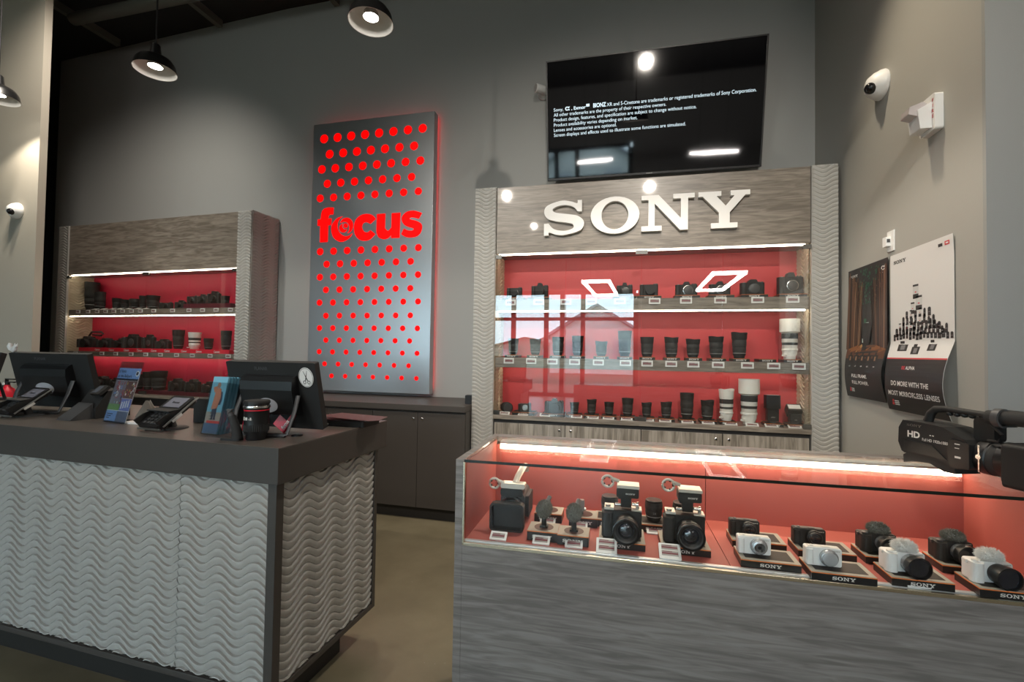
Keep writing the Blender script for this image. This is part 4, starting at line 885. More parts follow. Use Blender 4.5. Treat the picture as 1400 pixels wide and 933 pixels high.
# mug shaped like a lens
p = at(350, 601, 'Z', CZT); t = thing('lens_mug', 'tall black mug shaped like a camera lens with silver band at counter corner', 'mug', (p.x, p.y, Z0))
MB().lathe([(.034, 0), (.036, .003), (.036, .020), (.043, .030), (.043, .060), (.044, .061), (.044, .118), (.046, .121), (.046, .128), (.044, .130), (.044, .140), (.040, .140), (.040, .10), (.001, .10)], n=36).build('barrel', BLK, t)
MB().lathe([(.0465, .1225), (.047, .124), (.047, .129), (.0465, .131)], n=36).build('silver_band', SILV, t)
MB().lathe([(.0444, .112), (.0446, .113), (.0446, .115), (.0444, .116)], n=36).build('red_band', REDP, t)
b = MB()
for k in range(40): a = 2 * PI * k / 40; b.box(.0428 * math.cos(a) - .0016, .0428 * math.cos(a) + .0016, .0428 * math.sin(a) - .0016, .0428 * math.sin(a) + .0016, .034, .058)
b.build('rubber_grip', RUB, t)
b = MB(); b.box(-.018, -.014, -.0445, -.043, .078, .090); b.box(-.010, -.002, -.0452, -.0435, .078, .088); b.box(.010, .014, -.0450, -.042, .078, .088); text(b, '24-105', .002, -.0452, .078, .006, .018); b.build('markings', OFFW, t)
MB().lathe([(.047, .139), (.047, .146), (.044, .150), (.001, .151)], n=36).build('lid', BLKM, t)
# small stand, gift boxes, other small things
p = at(317, 602, 'Z', CZT); t = thing('handheld_tripod', 'small curved black handheld tripod left of the lens mug', 'tripod', (p.x, p.y, Z0), .1)
MB().rbox(-.040, .040, -.018, .018, 0, .008, .012, 'Z').build('foot', BLKM, t, bevel=.002)
MB().tube([(.022, 0, .006), (.020, 0, .035), (.008, 0, .065), (-.004, 0, .09)], [.020, .017, .015, .014], 12).build('grip', RUB, t)
MB().tube([(-.004, 0, .088), (-.010, 0, .100)], .012, 10).ball((-.012, 0, .106), .010).box(-.022, .0, -.008, .008, .112, .116).build('ball_head', GREYD, t)
GB = mat('gift_red', (.62, .02, .05), .35)
for px, py, dx, ry, w, h, lb in ((374, 594, .0, .62, .060, .140, 'red and black boxed card leaning right behind the lens mug'), (331, 594, .0, .12, .060, .125, 'red boxed card leaning left between tripod and lens mug')):
    p = at(px, py, 'Z', CZT); t = thing('gift_card_box', lb, 'gift box', (p.x - .01, p.y + .035, Z0 + (w / 2 * abs(math.sin(ry)))), 0, 'gift card boxes'); t.rotation_euler = (-.12, ry, 0)
    MB().box(-w / 2, w / 2, 0, .014, 0, h).build('box', GB, t, bevel=.001)
    MB().box(-w / 2 + .0, w * .18, -.0008, .0, h * .35, h * .98).build('black_panel', BLKM, t)
    b = MB(); b.M = Matrix.Translation((w * .40, -.0012, .012)) @ Matrix.Rotation(-PI / 2, 4, 'Y'); text(b, 'focus', 0, 0, 0, .016, .042, bold=.03); b.build('lettering', WHT, t)
p = at(122, 572, 'Z', CZT); t = thing('receipt_printer', 'black receipt printer beside the left monitor', 'printer', (p.x, p.y + .06, Z0), -.1)
b = MB(); b.prism([(-.07, 0), (-.07, .05), (-.02, .13), (.06, .135), (.08, .12), (.08, 0)], -.07, .07, 'X'); b.build('body', BLKM, t, bevel=.005)
b = MB(); b.M = Matrix.Translation((.04, -.035, .13)) @ Matrix.Rotation(.7, 4, 'X'); b.rbox(-.035, .035, -.03, .03, -.004, .010, .006, 'Z'); b.box(-.028, .010, -.022, .022, .010, .011, 1); b.build('display', [BLKM, mat('display_grey', (.10, .11, .13), .2)], t)
b = MB(); b.prism([(-.16, 0), (-.15, .01), (-.07, .075), (-.07, 0)], -.055, .05, 'X'); b.build('front_tray', GREYD, t, bevel=.003)
p = at(190, 573, 'Z', CZT); t = thing('tent_card', 'small beige tent card behind the blue sign holder', 'card', (p.x, p.y + .03, Z0), .3)
MB().prism([(-.05, 0), (.0, .085), (.012, .085), (.05, .0)], -.001, .001, 'Y').build('face', mat('beige_card', (.50, .45, .38), .6), t); MB().prism([(-.05, 0), (.0, .085), (.05, .0)], .03, .032, 'Y').build('back', MATS['beige_card'], t)
p = at(183, 580, 'Z', CZT); tag(MB().rbox(-.05, .05, -.03, .03, 0, .008, .008, 'Z').build('card_tray', WHT, loc=(p.x, p.y + .02, Z0), bevel=.002), 'small white card tray behind the foot of the blue sign holder', 'tray')
p = at(262, 580, 'Z', CZT); tag(MB().rbox(-.04, .04, -.06, .06, 0, .11, .006, 'Z').build('document_box', BLKM, loc=(p.x - .0, p.y + .10, Z0), bevel=.003), 'black box behind the right card terminal', 'box')
# folder and its black laptop at the far corner
p = at(462, 582, 'Z', CZT); t = thing('laptop', 'closed black laptop under the brown folder at the back corner of the counter', 'laptop', (p.x + .02, p.y + .045, Z0), -.02)
MB().rbox(-.10, .13, -.07, .07, 0, .018, .01, 'Z').build('base', BLKM, t, bevel=.003); MB().rbox(-.10, .13, -.07, .07, .0185, .026, .01, 'Z').build('lid', BLK, t, bevel=.002)
b = MB(); b.box(-.08, -.05, -.0715, -.07, .006, .012); b.build('port', SILV, t)
b = MB(); b.M = Matrix.Rotation(.035, 4, 'Y'); b.prism([(-.14, -.075), (-.10, .07), (.145, .075), (.165, -.04), (.13, -.078)], 0, .003, 'Z')
tag(b.build('leather_folder', mat('brown_leather', (.085, .05, .045), .35, bump=.2, bscale=300), loc=(p.x + .04, p.y + .05, Z0 + .034)), 'dark brown folder lying on the laptop, its tip over the counter edge', 'folder')

# ------------------------------------------------------------------ things on the walls
def dome(loc, rz, label, s=1.0, small=False):
    t = thing('security_camera', label, 'security camera', loc, rz); t.scale = (s, s, s)
    MB().lathe([(.075, 0), (.078, .006), (.076, .020), (.070, .030), (.062, .048), (.040, .072), (.001, .080)], n=36, ax='-Y').build('housing', WHT, t)
    b = MB(); b.ball((.020 if not small else 0, -.062, -.022), .030, .034, .030, 20); b.build('lens_dome', BLKG, t)
    MB().lathe([(.010, 0), (.010, .004), (.001, .005)], (-.034, -.048, .018), '-Y', 14).build('sensor_window', BLKM, t)
    return t
p = at(25, 289, 'Y', 3.0); dome((p.x, 3.0, p.z), 0, 'white dome security camera on the beige wall at the left', .95)
p = at(1207, 116, 'X', XR); d2 = dome((XR, p.y, p.z), -PI / 2, 'white dome security camera on the right wall above the posters', 1.12)
p = at(739, 131, 'Y', W); t = thing('security_camera', 'white cylinder security camera peeking out left of the television', 'security camera', (p.x + .03, W, p.z))
MB().lathe([(.05, 0), (.05, .02), (.02, .03), (.018, .08)], n=24, ax='-Y').build('mount', WHT, t)
b = MB(); b.M = Matrix.Translation((0, -.10, .0)) @ Matrix.Rotation(-.9, 4, 'Z'); b.lathe([(.036, -.06), (.038, -.05), (.038, .06), (.034, .064)], n=28, ax='-Y'); b.build('housing', WHT, t)
b = MB(); b.M = Matrix.Translation((0, -.10, .0)) @ Matrix.Rotation(-.9, 4, 'Z'); b.lathe([(.033, .064), (.033, .066), (.001, .067)], n=28, ax='-Y'); b.build('lens_face', mat('lens_face_grey', (.35, .35, .35), .5, bump=1, bscale=300), t)
p = at(1279, 158, 'X', XR); t = thing('fire_alarm_strobe', 'white fire alarm strobe with clear lens on the right wall', 'fire alarm', (XR, p.y, p.z), -PI / 2)
MB().rbox(-.062, .062, -.036, 0, -.090, .090, .012, 'Y').build('back_box', WHT, t, bevel=.006)
b = MB(); b.prism([(-.036, -.075), (-.085, -.075), (-.095, .02), (-.036, .055)], -.050, .038, 'X'); b.build('front_cover', WHT, t, bevel=.005)
b = MB(); b.prism([(-.086, -.01), (-.130, .005), (-.125, .040), (-.070, .062), (-.050, .050)], -.042, .030, 'X'); b.build('strobe_lens', mat('strobe_clear', (.55, .50, .50), .08, coat=1), t, bevel=.004)
b = MB()
for k, c in enumerate('FIRE'): text(b, c, .0475, -.0372, .048 - k * .026, .018, m=0, align='C', bold=.02)
b.build('lettering', mat('red_ink', (.5, .03, .06), .5), t)
p = at(1219, 330, 'X', XR); t = thing('wall_sensor_plate', 'white wall plate with small sensor above the two posters', 'wall plate', (XR, p.y, p.z), -PI / 2)
MB().box(-.036, .036, -.007, 0, -.060, .060).build('plate', WHT, t, bevel=.002); MB().rbox(-.030, .008, -.032, -.007, -.030, .025, .004, 'Y').build('sensor', WHT, t, bevel=.003); MB().box(.0085, .010, -.028, -.012, -.008, .012).build('indicator', GREYD, t)
# fire extinguisher on the left wall
p = at(10, 532, 'Y', 2.9); t = thing('fire_extinguisher', 'red fire extinguisher on the beige wall behind the left monitor', 'fire extinguisher', (p.x, 2.90, p.z - .40))
MB().lathe([(.055, 0), (.06, .01), (.06, .36), (.045, .40), (.022, .42), (.018, .435)], n=28).build('cylinder', REDP, t)
b = MB(); b.cyl((0, 0, .43), .016, .03); b.box(-.02, .09, -.008, .008, .455, .465); b.box(-.02, .085, -.008, .008, .48, .49); b.box(-.02, .0, -.008, .008, .455, .49); b.build('handle', BLK, t)
MB().tube([(-.02, 0, .45), (-.07, 0, .42), (-.085, 0, .34), (-.075, 0, .2)], .008, 8).build('hose', RUB, t)
MB().cyl((0, -.03, .445), .012, .006, 'Y').build('gauge', WHT, t)
MB().box(-.03, .03, .055, .10, .15, .35).build('wall_hook', BLKM, t)

# ------------------------------------------------------------------ posters
def poster(name, label, ya, yb, za, zb, curl, base, k=40):
    """sheet on the right wall; s runs along the picture left to right, q from the bottom up"""
    t = thing(name, label, 'poster', (XR, 0, 0))
    H = zb - za
    def off(q, s): 
        e = max(0, .42 - q) / .42
        return .006 + curl * (math.sin(e * PI * .9) * (.65 + .35 * s)) + .012 * max(0, (q - .9)) * 4 * s
    def pt(s, q, d=0): return (-off(q, s) - d, ya + (yb - ya) * s - .012 * math.sin(max(0, .42 - q) * 6) * (1), za + H * q)
    n, m_ = 12, k; vs = []; 
    for dd in (0, -.0012):
        for j in range(m_ + 1):
            for i in range(n + 1): vs.append(pt(i / n, j / m_, dd))
    o = (n + 1) * (m_ + 1); fs = []
    for j in range(m_):
        for i in range(n):
            a = j * (n + 1) + i; fs += [(a, a + 1, a + n + 2, a + n + 1), (a + o, a + n + 1 + o, a + n + 2 + o, a + 1 + o)]
    for j in range(m_):
        a = j * (n + 1); fs += [(a, a + n + 1, a + n + 1 + o, a + o)]; a += n; fs += [(a, a + o, a + n + 1 + o, a + n + 1)]
    for i in range(n): fs += [(i, i + o, i + 1 + o, i + 1)]; a = m_ * (n + 1) + i; fs += [(a, a + 1, a + 1 + o, a + o)]
    MB().add(vs, fs, 0, True).build('sheet', base, t)
    class P:
        def __init__(s): s.b = MB()
        def poly(s, pts, m=0, d=.0006): s.b.add([pt(a, c, d) for a, c in pts], [tuple(range(len(pts)))], m)
        def rect(s, x0, x1, y0, y1, m=0, d=.0006):
            nn = max(1, int((y1 - y0) * m_)); 
            for j in range(nn):
                c0, c1 = y0 + (y1 - y0) * j / nn, y0 + (y1 - y0) * (j + 1) / nn; s.poly([(x0, c0), (x1, c0), (x1, c1), (x0, c1)], m, d)
        def text(s, body, x, y, h, w, m=0, bold=0, d=.0009):
            q = MB(); text(q, body, 0, 0, 0, h * H, w * abs(yb - ya), bold=bold)
            s.b.add([pt(x + v[0] / abs(yb - ya), y + v[2] / H, d) for v in q.v], q.f, m)
        def word(s, x, y, h, m=0, d=.0009):
            q = MB(); 
            for ch, o_ in (('S', 0), ('O', 1.34), ('N', 2.90), ('Y', 4.60)): letter(q, ch, o_ * h * H, 0, h * H, -.0002, 0)
            s.b.add([pt(x + v[0] / abs(yb - ya), y + v[2] / H, d + v[1] * 0) for v in q.v], q.f, m)
    return t, P
PBLK = mat('poster_black', (.018, .016, .016), .5); PWHT = mat('poster_white', (.76, .75, .74), .5)
t, P = poster('poster', 'dark poster of a forest aisle with a line of small figures, left of the two', 3.66, 3.155, 1.14, 1.99, .045, PBLK)
g = P(); rnd = random.Random(3)
g.rect(0.0, 1, .30, .42, 1, .0004)
for k in range(16): 
    a = rnd.uniform(0, .9); g.poly([(a, .34 + rnd.uniform(0, .05)), (a + .16, .35 + rnd.uniform(0, .05)), (a + .12, .37 + rnd.uniform(0, .04)), (a + .02, .36)], rnd.choice([2, 3, 3]), .0006)
for sgn in (0, 1):
    for k in range(15):
        u = k / 15; x = u * .36; x = x if sgn == 0 else 1 - x; w = .022 * (1 - u) + .006; tp = .99 - .10 * u - .05 * rnd.random(); bt = .37 + .04 * u; lean = (.03 + .05 * u) * (1 if sgn == 0 else -1)
        g.poly([(x - w, bt), (x + w, bt), (x + w * .6 + lean, tp), (x - w * .4 + lean, tp)], rnd.choice([4, 4, 5, 6]), .0006 + .00002 * k)
g.poly([(.43, .40), (.57, .40), (.64, .58), (.60, .76), (.50, .84), (.40, .76), (.36, .58)], 0, .0010)
for k in range(9):
    sg_ = 1 if k % 2 else -1; bx_ = .5 + sg_ * (.30 + .02 * k); g.poly([(bx_, .45 + .03 * k), (bx_ + .012, .45 + .03 * k), (bx_ - sg_ * .08, .72 + .025 * k), (bx_ - sg_ * .14, .80 + .018 * k), (bx_ - sg_ * .09, .71 + .025 * k)], 6, .0011)
for k in range(90): x = min(.95, max(.02, .5 + rnd.gauss(0, .13))); y = rnd.uniform(.70, .97); g.poly([(x, y), (x + .03, y + .005), (x + .02, y + .02)], 7, .0012)
for x, y, w, h, m in ((.41, .42, .16, .12, 8), (.45, .52, .10, .05, 9), (.43, .56, .06, .04, 7), (.38, .42, .14, .03, 9), (.41, .36, .10, .07, 0), (.45, .47, .04, .05, 10), (.42, .60, .07, .03, 0)): g.rect(x, x + w, y, y + h, m, .0014)
for k in range(5):
    x = .09 + k * .165; g.rect(x, x + .125, .275, .325, 0, .0015); g.rect(x + .04, x + .085, .322, .345, 0, .0015); g.rect(x + .045, x + .08, .285, .315, 6, .0017); g.text(('α1', 'α7', 'α9', 'α7S', 'α7R')[k], x + .04, .237, .009, .04, 11)
g.word(.06, .935, .020, 11); g.text('α', .85, .925, .035, .09, 11, .02); g.rect(.855, .93, .905, .911, 11)
g.text('FULL FRAME.', .22, .155, .024, .42, 11, .02); g.text('FULL POWER.', .22, .105, .024, .45, 11, .02)
g.poly([(.12, .045), (.165, .045), (.165, .075), (.14, .075)], 12, .0008)
for k in range(3): g.rect(.175, .255, .045 + k * .010, .050 + k * .010, 11)
g.b.build('picture', [PBLK] + [mat('forest_%s' % n, c, .5) for n, c in (('earth', (.10, .035, .015)), ('glow', (.38, .20, .06)), ('rust', (.20, .07, .02)), ('bark', (.11, .05, .028)), ('bark_dark', (.035, .018, .012)), ('bark_light', (.24, .13, .075)), ('leaf', (.02, .10, .055)), ('green', (.07, .32, .18)), ('pale', (.45, .55, .52)), ('white', (.85, .95, .92)))] + [WHT, REDP], t)
t, P = poster('poster', 'white poster of a pyramid of lenses above a black slogan band, right of the two', 3.135, 2.595, 1.11, 1.99, .055, PWHT)
g = P(); rnd = random.Random(9)
g.rect(0, 1, 0, .325, 1, .0006); g.rect(0, 1, .325, .333, 2, .0007)
def mini(x, y, w, h, wh=False):
    g.rect(x - w / 2, x + w / 2, y, y + h, 4 if wh else 1, .0008)
    if wh: g.rect(x - w / 2, x + w / 2, y + h * .86, y + h, 1, .0010); g.rect(x - w * .5, x + w * .5, y, y + h * .32, 1, .0010); g.rect(x - w * .15, x + w * .15, y + h * .42, y + h * .5, 2, .0012)
    else: g.rect(x - w * .32, x + w * .32, y + h * .45, y + h * .55, 5, .0010); g.poly([(x - w * .4, y + h), (x + w * .4, y + h), (x + w * .3, y + h * 1.12), (x - w * .3, y + h * 1.12)], 1, .0008)
mini(.45, .69, .09, .085, True); mini(.50, .62, .10, .085, True); mini(.40, .60, .06, .07, True)
for row, (n, y, x0, x1, h) in enumerate(((6, .575, .30, .66, .05), (8, .535, .24, .72, .05), (11, .500, .18, .80, .05), (14, .470, .12, .90, .045), (17, .445, .08, .97, .04))):
    for k in range(n): x = x0 + (x1 - x0) * k / (n - 1); mini(x, y + rnd.uniform(-.006, .008), .040 + rnd.uniform(-.006, .010), h * rnd.uniform(.75, 1.15), rnd.random() < .16 and row < 3)
PM = [PWHT, PBLK, mat('poster_red', (.60, .03, .04), .4), WHT, mat('poster_lens_white', (.62, .62, .61), .4), mat('poster_grey', (.16, .16, .17), .4)]
g.b.build('lens_pyramid_picture', PM, t)
for x, y, w in ((.16, .375, .17), (.41, .355, .13), (.66, .375, .12)):
    g = P(); g.rect(x, x + w, y, y + .045, 1, .0009); g.rect(x + w * .15, x + w * .6, y + .045, y + .062, 1, .0009); g.rect(x + w * .3, x + w * .75, y + .008, y + .036, 5, .0011)
    g.b.build('camera_picture', PM, t)
g = P()
g.word(.07, .935, .022, 1, .0010); g.rect(.80, .86, .950, .967, 1, .0009); g.rect(.89, .955, .950, .972, 2, .0009); g.rect(.905, .94, .957, .965, 0, .0011)
g.text('BE', .32, .262, .020, .060, 2, .02); g.text('ALPHA', .39, .262, .020, .16, 3, .02)
g.text('DO MORE WITH THE', .13, .160, .028, .66, 3, .02); g.text('MOST MIRRORLESS LENSES', .06, .098, .028, .88, 3, .02)
g.poly([(.10, .035), (.145, .035), (.145, .070), (.12, .070)], 2, .0009)
for k in range(3): g.rect(.155, .24, .037 + k * .011, .043 + k * .011, 3, .0009)
g.b.build('lettering', PM, t)

# ------------------------------------------------------------------ things inside the showcase
SZ = FZ + .0006; RZC = HA
def shp(px, py): p = at(px, py, 'Z', FZ); return p
GD = 'display blocks in the showcase'
b_m = block_proto(.104, .085, .034, recess='round', wh=.011); b_c = block_proto(.150, .135, .024, wh=.009); b_l = block_proto(.105, .095, .028, wh=.010)
CENT = {}
def put_block(pr, px, py, hd, label, rz=RZC, h=0):      # px, py: middle of the block's front bottom edge
    p = shp(px, py); q = Vector((p.x - math.sin(rz) * hd, p.y + math.cos(rz) * hd, SZ)); inst(pr, q, rz, label, GD); return q
def fur(mb, c, rx, ry, rz, seed, n=900, ln=.006, r0=.0005):
    rnd = random.Random(seed); mb.ball(c, rx, ry, rz, 20)
    for _ in range(n):
        u = rnd.uniform(-1, 1); a = rnd.uniform(0, 2 * PI); s = math.sqrt(1 - u * u); nrm = Vector((s * math.cos(a), s * math.sin(a), u))
        p = Vector((c[0] + rx * nrm.x * .97, c[1] + ry * nrm.y * .97, c[2] + rz * nrm.z * .97)); d_ = (nrm + Vector((rnd.gauss(0, .35), rnd.gauss(0, .35), rnd.gauss(0, .35)))).normalized()
        t1 = d_.cross(Vector((.3, .5, .8))).normalized() * r0 * 2; t2 = d_.cross(t1).normalized() * r0 * 2; e = p + d_ * ln * rnd.uniform(.5, 1.2)
        mb.add([tuple(p + t1), tuple(p - t1 * .5 + t2), tuple(p - t1 * .5 - t2), tuple(e)], [(0, 1, 3), (1, 2, 3), (2, 0, 3)], 0)
# camcorder with square hood
p = shp(688, 731); t = thing('camcorder', 'black camcorder with square lens hood and pale top handle, left end of the showcase', 'camcorder', (p.x + .005, p.y + .02, SZ), RZC + .03)
b = MB(); P_ = [(-.062, .0), (.062, .0), (.062, .098), (-.062, .098)]
def rr_(hw, z0, z1, r, n=5):
    out = []
    for cx, cz, a0 in ((hw - r, z1 - r, 0), (-hw + r, z1 - r, PI / 2), (-hw + r, z0 + r, PI), (hw - r, z0 + r, 1.5 * PI)):
        for i in range(n + 1): q = a0 + PI / 2 * i / n; out.append((cx + r * math.cos(q), cz + r * math.sin(q)))
    return out
b.ring(rr_(.062, .001, .099, .014), rr_(.054, .009, .091, .010), -.0, .030); b.build('lens_hood', BLKM, t, bevel=.001)
b = MB(); b.prism(rr_(.058, .005, .095, .012), .028, .050, 'Y'); b.build('hood_base', BLKM, t)
b = MB(); b.lathe([(.040, -.031), (.036, -.033), (.001, -.028)], (0, .0095, .050), '-Y', 28, mats=[0, 1], caps=False); b.build('front_lens', [BLK, LGLASS], t)
b = MB(); b.lathe([(.046, -.048), (.048, -.052), (.048, -.072), (.045, -.074), (.045, -.086), (.050, -.088), (.050, -.108)], (0, 0, .052), '-Y', 32); b.build('lens_rings', BLK, t)
b = MB(); b.lathe([(.0455, -.0742), (.0458, -.076), (.0458, -.080), (.0455, -.081)], (0, 0, .052), '-Y', 32); b.build('silver_ring', GREYM, t)
b = MB(); b.rbox(-.042, .050, .100, .235, .012, .112, .022, 'Y'); b.build('body', GREYD, t, bevel=.004)
b = MB(); b.rbox(.050, .064, .11, .22, .02, .098, .008, 'X'); b.build('hand_strap', BLKM, t, bevel=.004)
b = MB(); b.rbox(-.034, .034, .055, .12, .108, .142, .012, 'Y'); b.rbox(.012, .050, .05, .10, .112, .140, .008, 'Y'); b.build('handle_mount', BLKM, t, bevel=.003)
b = MB(); b.rbox(-.032, .058, .045, .085, .142, .160, .006, 'Y'); b.build('control_unit', mat('pale_metal', (.55, .52, .46), .35, .3), t, bevel=.003)
b = MB(); b.tube([(.018, .07, .155), (.022, .11, .172), (.030, .18, .190), (.034, .215, .188), (.034, .225, .165)], [.012, .013, .014, .015, .012], 12, flat=.7); b.build('top_handle', MATS['pale_metal'], t)
def mic_ring(t, c, r=.020, m=None):
    b = MB(); pts = [(c[0] + r * math.cos(a * PI / 12), c[1], c[2] + r * math.sin(a * PI / 12)) for a in range(24)]
    b.tube(pts, .0045, 8, closed=True); b.build('microphone_ring', m or MATS['pale_metal'], t)
    b = MB()
    for a in range(5): q = a * 2 * PI / 5; b.ball((c[0] + (r - .004) * math.cos(q), c[1], c[2] + (r - .004) * math.sin(q)), .004, n=8)
    b.build('ring_pad', BLKM, t)
    MB().tube([(c[0] + r * .6, c[1], c[2] + r * .6), (c[0] + r * 2.0, c[1] + .004, c[2] + r * .1)], .006, 8).build('ring_arm', m or MATS['pale_metal'], t)
mic_ring(t, (-.056, .05, .157), .018)
# furry microphones on blocks
for k, (px, py, mx, my, lb) in enumerate(((741, 741, 742, 698, 'left'), (783, 747, 783, 703, 'right'))):
    q = put_block(b_m, px, py, .0425, f'square display block with round recess under the {lb} furry microphone')
    t = thing('shotgun_microphone', f'{lb} one of two grey furry microphones on black posts in the showcase', 'microphone', (q.x, q.y, SZ + .034), RZC, 'furry microphones')
    MB().tube([(0, 0, .0), (0, 0, .045)], [.010, .007], 12).box(-.014, .014, -.010, .010, .0, .006).box(-.012, .012, -.012, .012, .034, .044).build('shoe_post', BLKM, t)
    b = MB(); b.M = Matrix.Translation((0, .002, .062)) @ Matrix.Rotation(.25, 4, 'X'); fur(b, (0, 0, 0), .024, .038, .022, 11 + k, 1600, .009); b.build('fur_windscreen', FURG, t)
    b = MB(); b.M = Matrix.Translation((0, .002, .062)) @ Matrix.Rotation(.25, 4, 'X'); b.tube([(.004, .035, .0), (.010, .068, .006)], .008, 10); b.build('microphone_tail', GREYD, t)
for k, (px, py, lb) in enumerate(((749, 715, 'left'), (797, 721, 'right'))):
    q = put_block(b_m, px, py, .0425, f'{lb} display block in the back row behind the furry microphones')
    t = thing('wireless_adapter', f'small {"black" if k == 0 else "silver"} adapter on the {lb} back block behind the furry microphones', 'adapter', (q.x - .012, q.y, SZ + .034), RZC)
    b = MB(); b.rbox(-.010, .014, -.006, .010, .010, .052 if k else .034, .004, 'Y'); b.build('body', GREYM if k else BLKM, t, bevel=.002); MB().box(-.008, .010, -.008, .008, 0, .010).build('shoe', BLK, t); MB().cyl((.012, .0, .018), .006, .008, 'X', 12).build('knob', SILV, t)
# cinema cameras
def cine():
    t = thing('cinema_camera', '', 'camera')
    MB().rbox(-.062, .062, -.022, .030, .0, .085, .006, 'Y').build('body', BLKM, t, bevel=.003)
    b = MB(); b.rbox(-.070, -.034, -.046, .010, .002, .080, .012, 'Z'); b.build('hand_grip', RUB, t, bevel=.003)
    b = MB(); b.box(-.062, -.030, -.024, .026, .085, .093); b.box(.028, .062, -.020, .026, .085, .090); b.build('top_plate', MATS['pale_metal'], t, bevel=.001)
    b = MB(); b.lathe([(.009, .093), (.009, .099), (.001, .100)], (-.05, -.008, 0), n=16); b.lathe([(.006, .090), (.006, .096), (.001, .096)], (.048, 0, 0), n=14); b.build('dial', GREYM, t)
    b = MB(); b.lathe([(.036, .0), (.038, .004), (.038, .022), (.040, .024), (.040, .048), (.037, .050), (.037, .056), (.041, .058), (.043, .075), (.040, .076), (.034, .058)], (.010, -.022, .040), '-Y', 40); b.build('lens_barrel', BLK, t)
    b = MB(); b.lathe([(.037, .070), (.033, .066), (.027, .063), (.025, .060), (.020, .064), (.012, .067), (.001, .068)], (.010, -.022, .040), '-Y', 32, mats=[2, 0, 0, 1, 1, 1], caps=False); b.build('front_element', [BLK, LGLASS, GREYD], t)
    b = MB(); b.box(-.008, .028, -.004, .020, .090, .130); b.prism([(-.016, .120), (.026, .120), (.030, .135), (-.020, .135)], -.010, .030, 'Y'); b.build('handle_post', BLKM, t, bevel=.003)
    b = MB(); b.lathe([(.006, 0), (.006, .016), (.010, .016), (.010, .022), (.001, .022)], (.030, .008, .100), 'X', 12); b.lathe([(.005, 0), (.005, .018)], (-.026, .0, .098), 'X', 12); b.build('clamp_knob', SILV, t)
    b = MB(); b.rbox(-.022, .052, -.020, .035, .128, .160, .006, 'Y'); b.build('audio_unit', BLKM, t, bevel=.003)
    b = MB(); b.rbox(-.020, .054, -.022, .035, .160, .170, .003, 'Y'); b.build('audio_unit_top', MATS['pale_metal'], t, bevel=.002)
    b = MB(); maker_word(b, .024, .140, .005, -.0225); b.build('lettering', OFFW, t)
    mic_ring(t, (-.052, -.004, .176), .019)
    return t
cn = cine()
for k, (px, py, lb) in enumerate(((850, 752, 'left'), (938, 760, 'right'))):
    q = put_block(b_c, px, py, .0675, f'black display block with grey rim under the {lb} cinema camera')
    inst(cn, (q.x + .004, q.y + .006, SZ + .025), RZC - .02, f'black cinema camera with ring mount on top, {"right of the furry microphones" if k == 0 else "nearest the middle of the showcase"}', 'cinema cameras')
lz = lens_proto('n', .068, .031, 3)
for k, (px, py, lb) in enumerate(((895, 729, 'between the two cinema cameras'), (833, 722, 'behind the left cinema camera'), (934, 733, 'behind the right cinema camera'))):
    q = put_block(b_l, px, py, .0475, f'black display block {lb}')
    inst(lz, (q.x, q.y, SZ + .029), RZC, f'capped black zoom lens standing {lb}', 'capped lenses in the showcase')
# compact cameras
def compact(col, lens):
    t = thing('compact_camera', '', 'camera'); gl = col is WHT
    MB().rbox(-.056, .056, -.014, .016, 0, .062, .006, 'Y').build('body', col, t, bevel=.004)
    b = MB(); b.rbox(-.055, -.034, -.022, -.005, .003, .056, .006, 'Z'); b.build('hand_grip', col, t, bevel=.002)
    b = MB(); b.box(-.048, .050, -.009, .011, .062, .0635); b.lathe([(.006, .062), (.006, .066), (.001, .067)], (-.034, 0, 0), n=14); b.rbox(-.004, .022, -.008, .008, .062, .065, .003, 'Z'); b.build('top_controls', GREYD if not gl else OFFW, t)
    R0 = .029
    b = MB(); b.lathe([(R0, 0), (R0, .010), (R0 * .93, .013), (R0 * .84, .014), (R0 * .82, .020), (R0 * .62, .022), (R0 * .58, .018)], (.014, -.014, .031), '-Y', 36); b.build('lens_barrel', (mat('silver_lens', (.45, .46, .48), .25, .6) if gl else BLK), t)
    b = MB()
    if lens: b.lathe([(R0 * .60, .018), (R0 * .40, .017), (.001, .019)], (.014, -.014, .031), '-Y', 28)
    else: b.lathe([(R0 * .80, .0205), (R0 * .60, .023), (.001, .023)], (.014, -.014, .031), '-Y', 28)
    b.build('front_element' if lens else 'lens_cover', LGLASS if lens else (mat('lens_cover_grey', (.36, .37, .38), .3) if gl else BLKM), t)
    b = MB(); maker_word(b, .040, .052, .0035, -.0185 if False else -.0146); b.build('lettering', GREYM if gl else OFFW, t)
    return t
cw1, cw2, cb = compact(WHT, True), compact(WHT, False), compact(BLKM, True)
b_s = block_proto(.165, .100, .024, wh=.0095)
for k, (px, py, pr, lb, bl) in enumerate(((1036, 764, cb, 'black compact camera behind the left white compact camera', 'left black compact camera'), (1128, 778, cb, 'black compact camera behind the right white compact camera', 'right black compact camera'),
        (1054, 780, cw1, 'white compact camera with dark round lens, right of the showcase floor joint', 'left white compact camera'), (1154, 798, cw2, 'white compact camera with closed grey lens cover', 'right white compact camera'))):
    if k < 2: px, py = (1038, 752) if k == 0 else (1131, 766)
    q = put_block(b_s, px, py, .05, f'black display block with grey rim under the {bl}', RZC - .02)
    inst(pr, (q.x - .035, q.y + .006, SZ + .025), RZC - .02, lb, 'compact cameras', .84)
